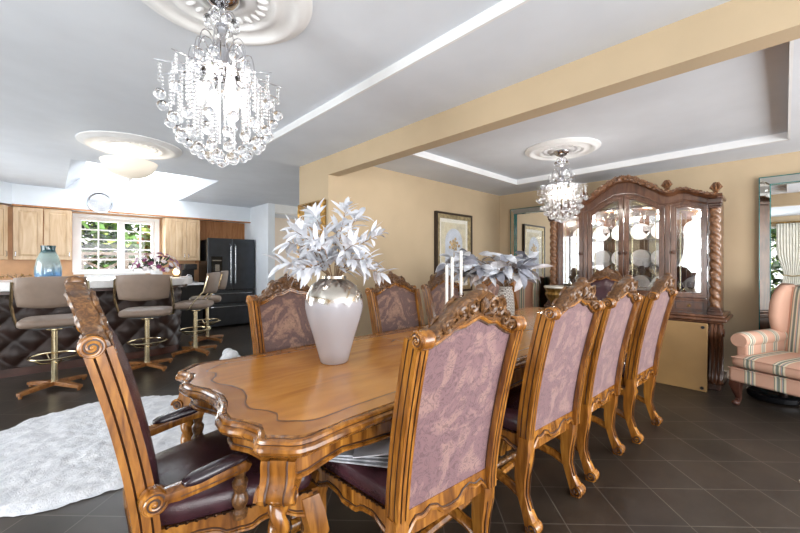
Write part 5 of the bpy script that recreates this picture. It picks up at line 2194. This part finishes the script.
# things on the bar
jar = MB().lathe([(0, 0), (.10, 0), (.118, .01), (.128, .06), (.126, .13), (.108, .21), (.085, .26), (.07, .285), (.066, .31), (.072, .345), (.066, .345), (.06, .31), (.064, .285), (.08, .255), (.102, .205), (.12, .13), (.122, .06), (.112, .016), (0, .01)], 40).build('glass_jar', M['glassblue'], loc=(-.02, 6.25, 1.086))
jar.scale = (.98, .98, 1.24)
tag(jar, 'blue tinted glass jar with teal neck on the white bar counter', 'jar')
fl = thing('flower_bouquet', 'purple and white flower bouquet on the bar counter behind a stool', 'floral arrangement', (1.12, 6.32, 1.086))
MB().lathe([(0, 0), (.06, 0), (.07, .02), (.075, .07), (.065, .10), (.055, .10), (.055, .05), (0, .04)], 24).build('pot', M['china'], fl)
rg = RS(77)
for k in range(46):
    az = k * 2.399
    u = (k + .5) / 46
    el = math.acos(1 - u * 1.05)
    p = Vector((.29 * sin(el) * cos(az), .2 * sin(el) * sin(az), .12 + .24 * cos(el)))
    c = MB()
    mi = rg.choice((0, 0, 1, 2, 2, 2))
    nr = p - Vector((0, 0, .05))
    nr.normalize()
    sd = nr.orthogonal().normalized()
    s2 = nr.cross(sd)
    for j in range(8):
        a = j * pi / 4 + k
        c.leaf(p, (sd * cos(a) + s2 * sin(a)) + nr * .5, nr, .042, .03, .3, 0, n=3)
    c.ball(p + nr * .008, .011, 6, 5)
    c.build('blossom', M[('purple', 'lilac', 'whitepetal')[mi]], fl)
c = MB()
for k in range(60):
    az, el = rg.uniform(0, 6.28), rg.uniform(.2, 1.6)
    d = Vector((sin(el) * cos(az), .75 * sin(el) * sin(az), cos(el) * .7 + .1))
    c.leaf(d * rg.uniform(.12, .22) + Vector((0, 0, .09)), d, (rg.uniform(-1, 1), rg.uniform(-1, 1), 1), rg.uniform(.06, .1), .03, .2, n=3)
c.build('foliage', M['green3'], fl)
for k, (x, y, lab) in enumerate(((-.62, 6.28, 'dried twig spray lying on the bar counter at the left edge'), (-.30, 6.36, 'dried twig spray lying on the bar counter left of the blue jar'))):
    t = thing('twig_spray', lab, 'decoration', (x, y, 1.086))
    rg = RS(90 + k)
    for j in range(5):
        c = MB()
        a = j * 1.25 + .3
        pts = [(0, 0, .012), (.05 * cos(a), .05 * sin(a), .05), (.11 * cos(a), .11 * sin(a), .06 + .02 * (j % 2)), (.15 * cos(a + .3), .15 * sin(a + .3), .05)]
        leaf_branch(c, pts, .004, 6, .04, .014, rg, 0, 1)
        c.build('twig', [M['gold'], M['stem']], t)
cl = thing('tea_light_lamp', 'small glowing amber lamp on the counter beyond the flower bouquet', 'lamp', (1.42, 6.55, 1.086))
MB().lathe([(0, 0), (.05, 0), (.055, .01), (.05, .02), (.03, .024), (0, .024)], 20).build('dish', M['gold'], cl)
MB().lathe([(.02, .024), (.045, .05), (.05, .08), (.035, .11), (.02, .135), (0, .14)], 18).build('flame_shade', emit('amber_glow', (255, 214, 160), 1.6), cl)
ab = MB().bb(0, .3, 0, .26, 0, .46).build('coffee_maker', M['black'], loc=(1.92, 7.98, .921), bevel=.02)
ab2 = thing('coffee_machine', 'black coffee machine on the worktop beside the refrigerator', 'coffee maker', (1.95, 8.0, .921))
bpy.data.objects.remove(ab)
MB().bb(-.11, .11, .06, .28, 0, .36).build('body', M['black'], ab2, bevel=.015)
MB().bb(-.11, .11, -.14, .06, .25, .36).build('brew_head', M['black'], ab2, bevel=.015)
MB().bb(-.11, .11, -.14, .06, 0, .03).build('drip_tray', M['steel'], ab2, bevel=.006)
MB().lathe([(0, .032), (.06, .032), (.07, .07), (.06, .14), (.045, .16), (.04, .16), (.055, .13), (.064, .07), (.055, .04), (0, .038)], 20, (0, -.05, 0)).build('carafe', M['glass'], ab2)

# ================================================================== RUGS AND FLOOR THINGS
rg = RS(3)
c = MB()
rows = []
NR, NA = 44, 220
for i in range(NR + 1):
    row = []
    for k in range(NA):
        a = 2 * pi * k / NA
        q = i / NR
        r = .86 * q * (1 + (.012 * sin(5 * a) + .008 * sin(13 * a + 1) + rg.uniform(-.012, .012)) * q)
        h = .032 if q < .97 else .004
        x_, y_ = max(r, .004) * cos(a), max(r, .004) * sin(a)
        if 0 < i < NR:
            h += .012 * mnoise.noise(Vector((x_ * 9, y_ * 9, 0))) + .006 * mnoise.noise(Vector((x_ * 24, y_ * 24, 3)))
        row.append((x_, y_, max(.003, h)))
    rows.append(row)
c.grid(rows, closed_u=True, cap0=True)
rug = c.build('round_shag_rug', M['shag'], loc=(.27, 3.49, 0), angle=180)
tag(rug, 'round white shaggy rug on the slate floor left of the table', 'rug')

rr = thing('patterned_rug', 'rust patterned rug whose corner enters at the right edge of the floor', 'rug', (0, 0, 0))
u0 = Vector((.7071, .7071, 0)); v0_ = Vector((.7071, -.7071, 0))
o = MB().bb(0, 1.2, -1.7, 0, 0.001, .012).build('pile', M['rug'], rr)
o.rotation_euler = (0, 0, radians(-45)); o.location = (3.21, -.055, 0)
o2 = MB().ring([(0, 0), (1.2, 0), (1.2, -1.7), (0, -1.7)], [(.02, -.02), (1.18, -.02), (1.18, -1.68), (.02, -1.68)], 'z', .001, .016).build('binding', M['mat'], rr)
o2.rotation_euler = o.rotation_euler; o2.location = o.location

wp = MB()
rg = RS(21)
for k in range(7):
    a = k * .9
    wp.ball((.065 * cos(a) * (k > 0), .065 * sin(a) * (k > 0), .10 + .035 * (k % 3)), (.07, .065, .07), 12, 8)
tag(wp.build('white_plush', M['cloth'], loc=(1.638, 4.79, .0), angle=180), 'small white plush bundle on the floor beyond the table left of a chair', 'plush')
wp = bpy.data.objects['white_plush']
wp.location.z = -.015

# curtains on the left wall window
for y0, y1, lab in ((-.42, .16, 'ivory curtain gathered at the camera side of the left wall window'), (1.9, 2.75, 'ivory curtain gathered at the kitchen side of the left wall window')):
    t = thing('curtain', lab, 'curtain', (LX + .10, (y0 + y1) / 2, 0))
    rows = []
    w = (y1 - y0) / 2
    for j in range(15):
        z = .03 + 2.27 * j / 14
        pin = 1 - .45 * math.exp(-((z - 1.0) / .35) ** 2)
        rows.append([(.035 * sin(i * 1.15) , (2 * i / 60 - 1) * w * pin, z) for i in range(61)])
    MB().grid(rows) if False else None
    c = MB()
    c.grid(rows)
    c.build('fabric', M['curtain'], t, angle=180, solid=.004)
    MB().tube([(.0, -w * .6, 1.0), (.06, 0, .97), (.0, w * .6, 1.0)], .02, seg=6).build('tieback', M['palegold'], t)
rod = MB().tube([(LX + .10, -.8, 2.33), (LX + .10, 2.95, 2.33)], .016, seg=10)
for y in (-.82, 2.97):
    rod.ball((LX + .10, y, 2.33), .035, 10, 8)
for y in (-.6, 1.05, 2.75):
    rod.bb(LX, LX + .10, y - .01, y + .01, 2.32, 2.34)
tag(rod.build('curtain_rod', M['gold']), 'gilt curtain rod above the left wall window', 'curtain rod')
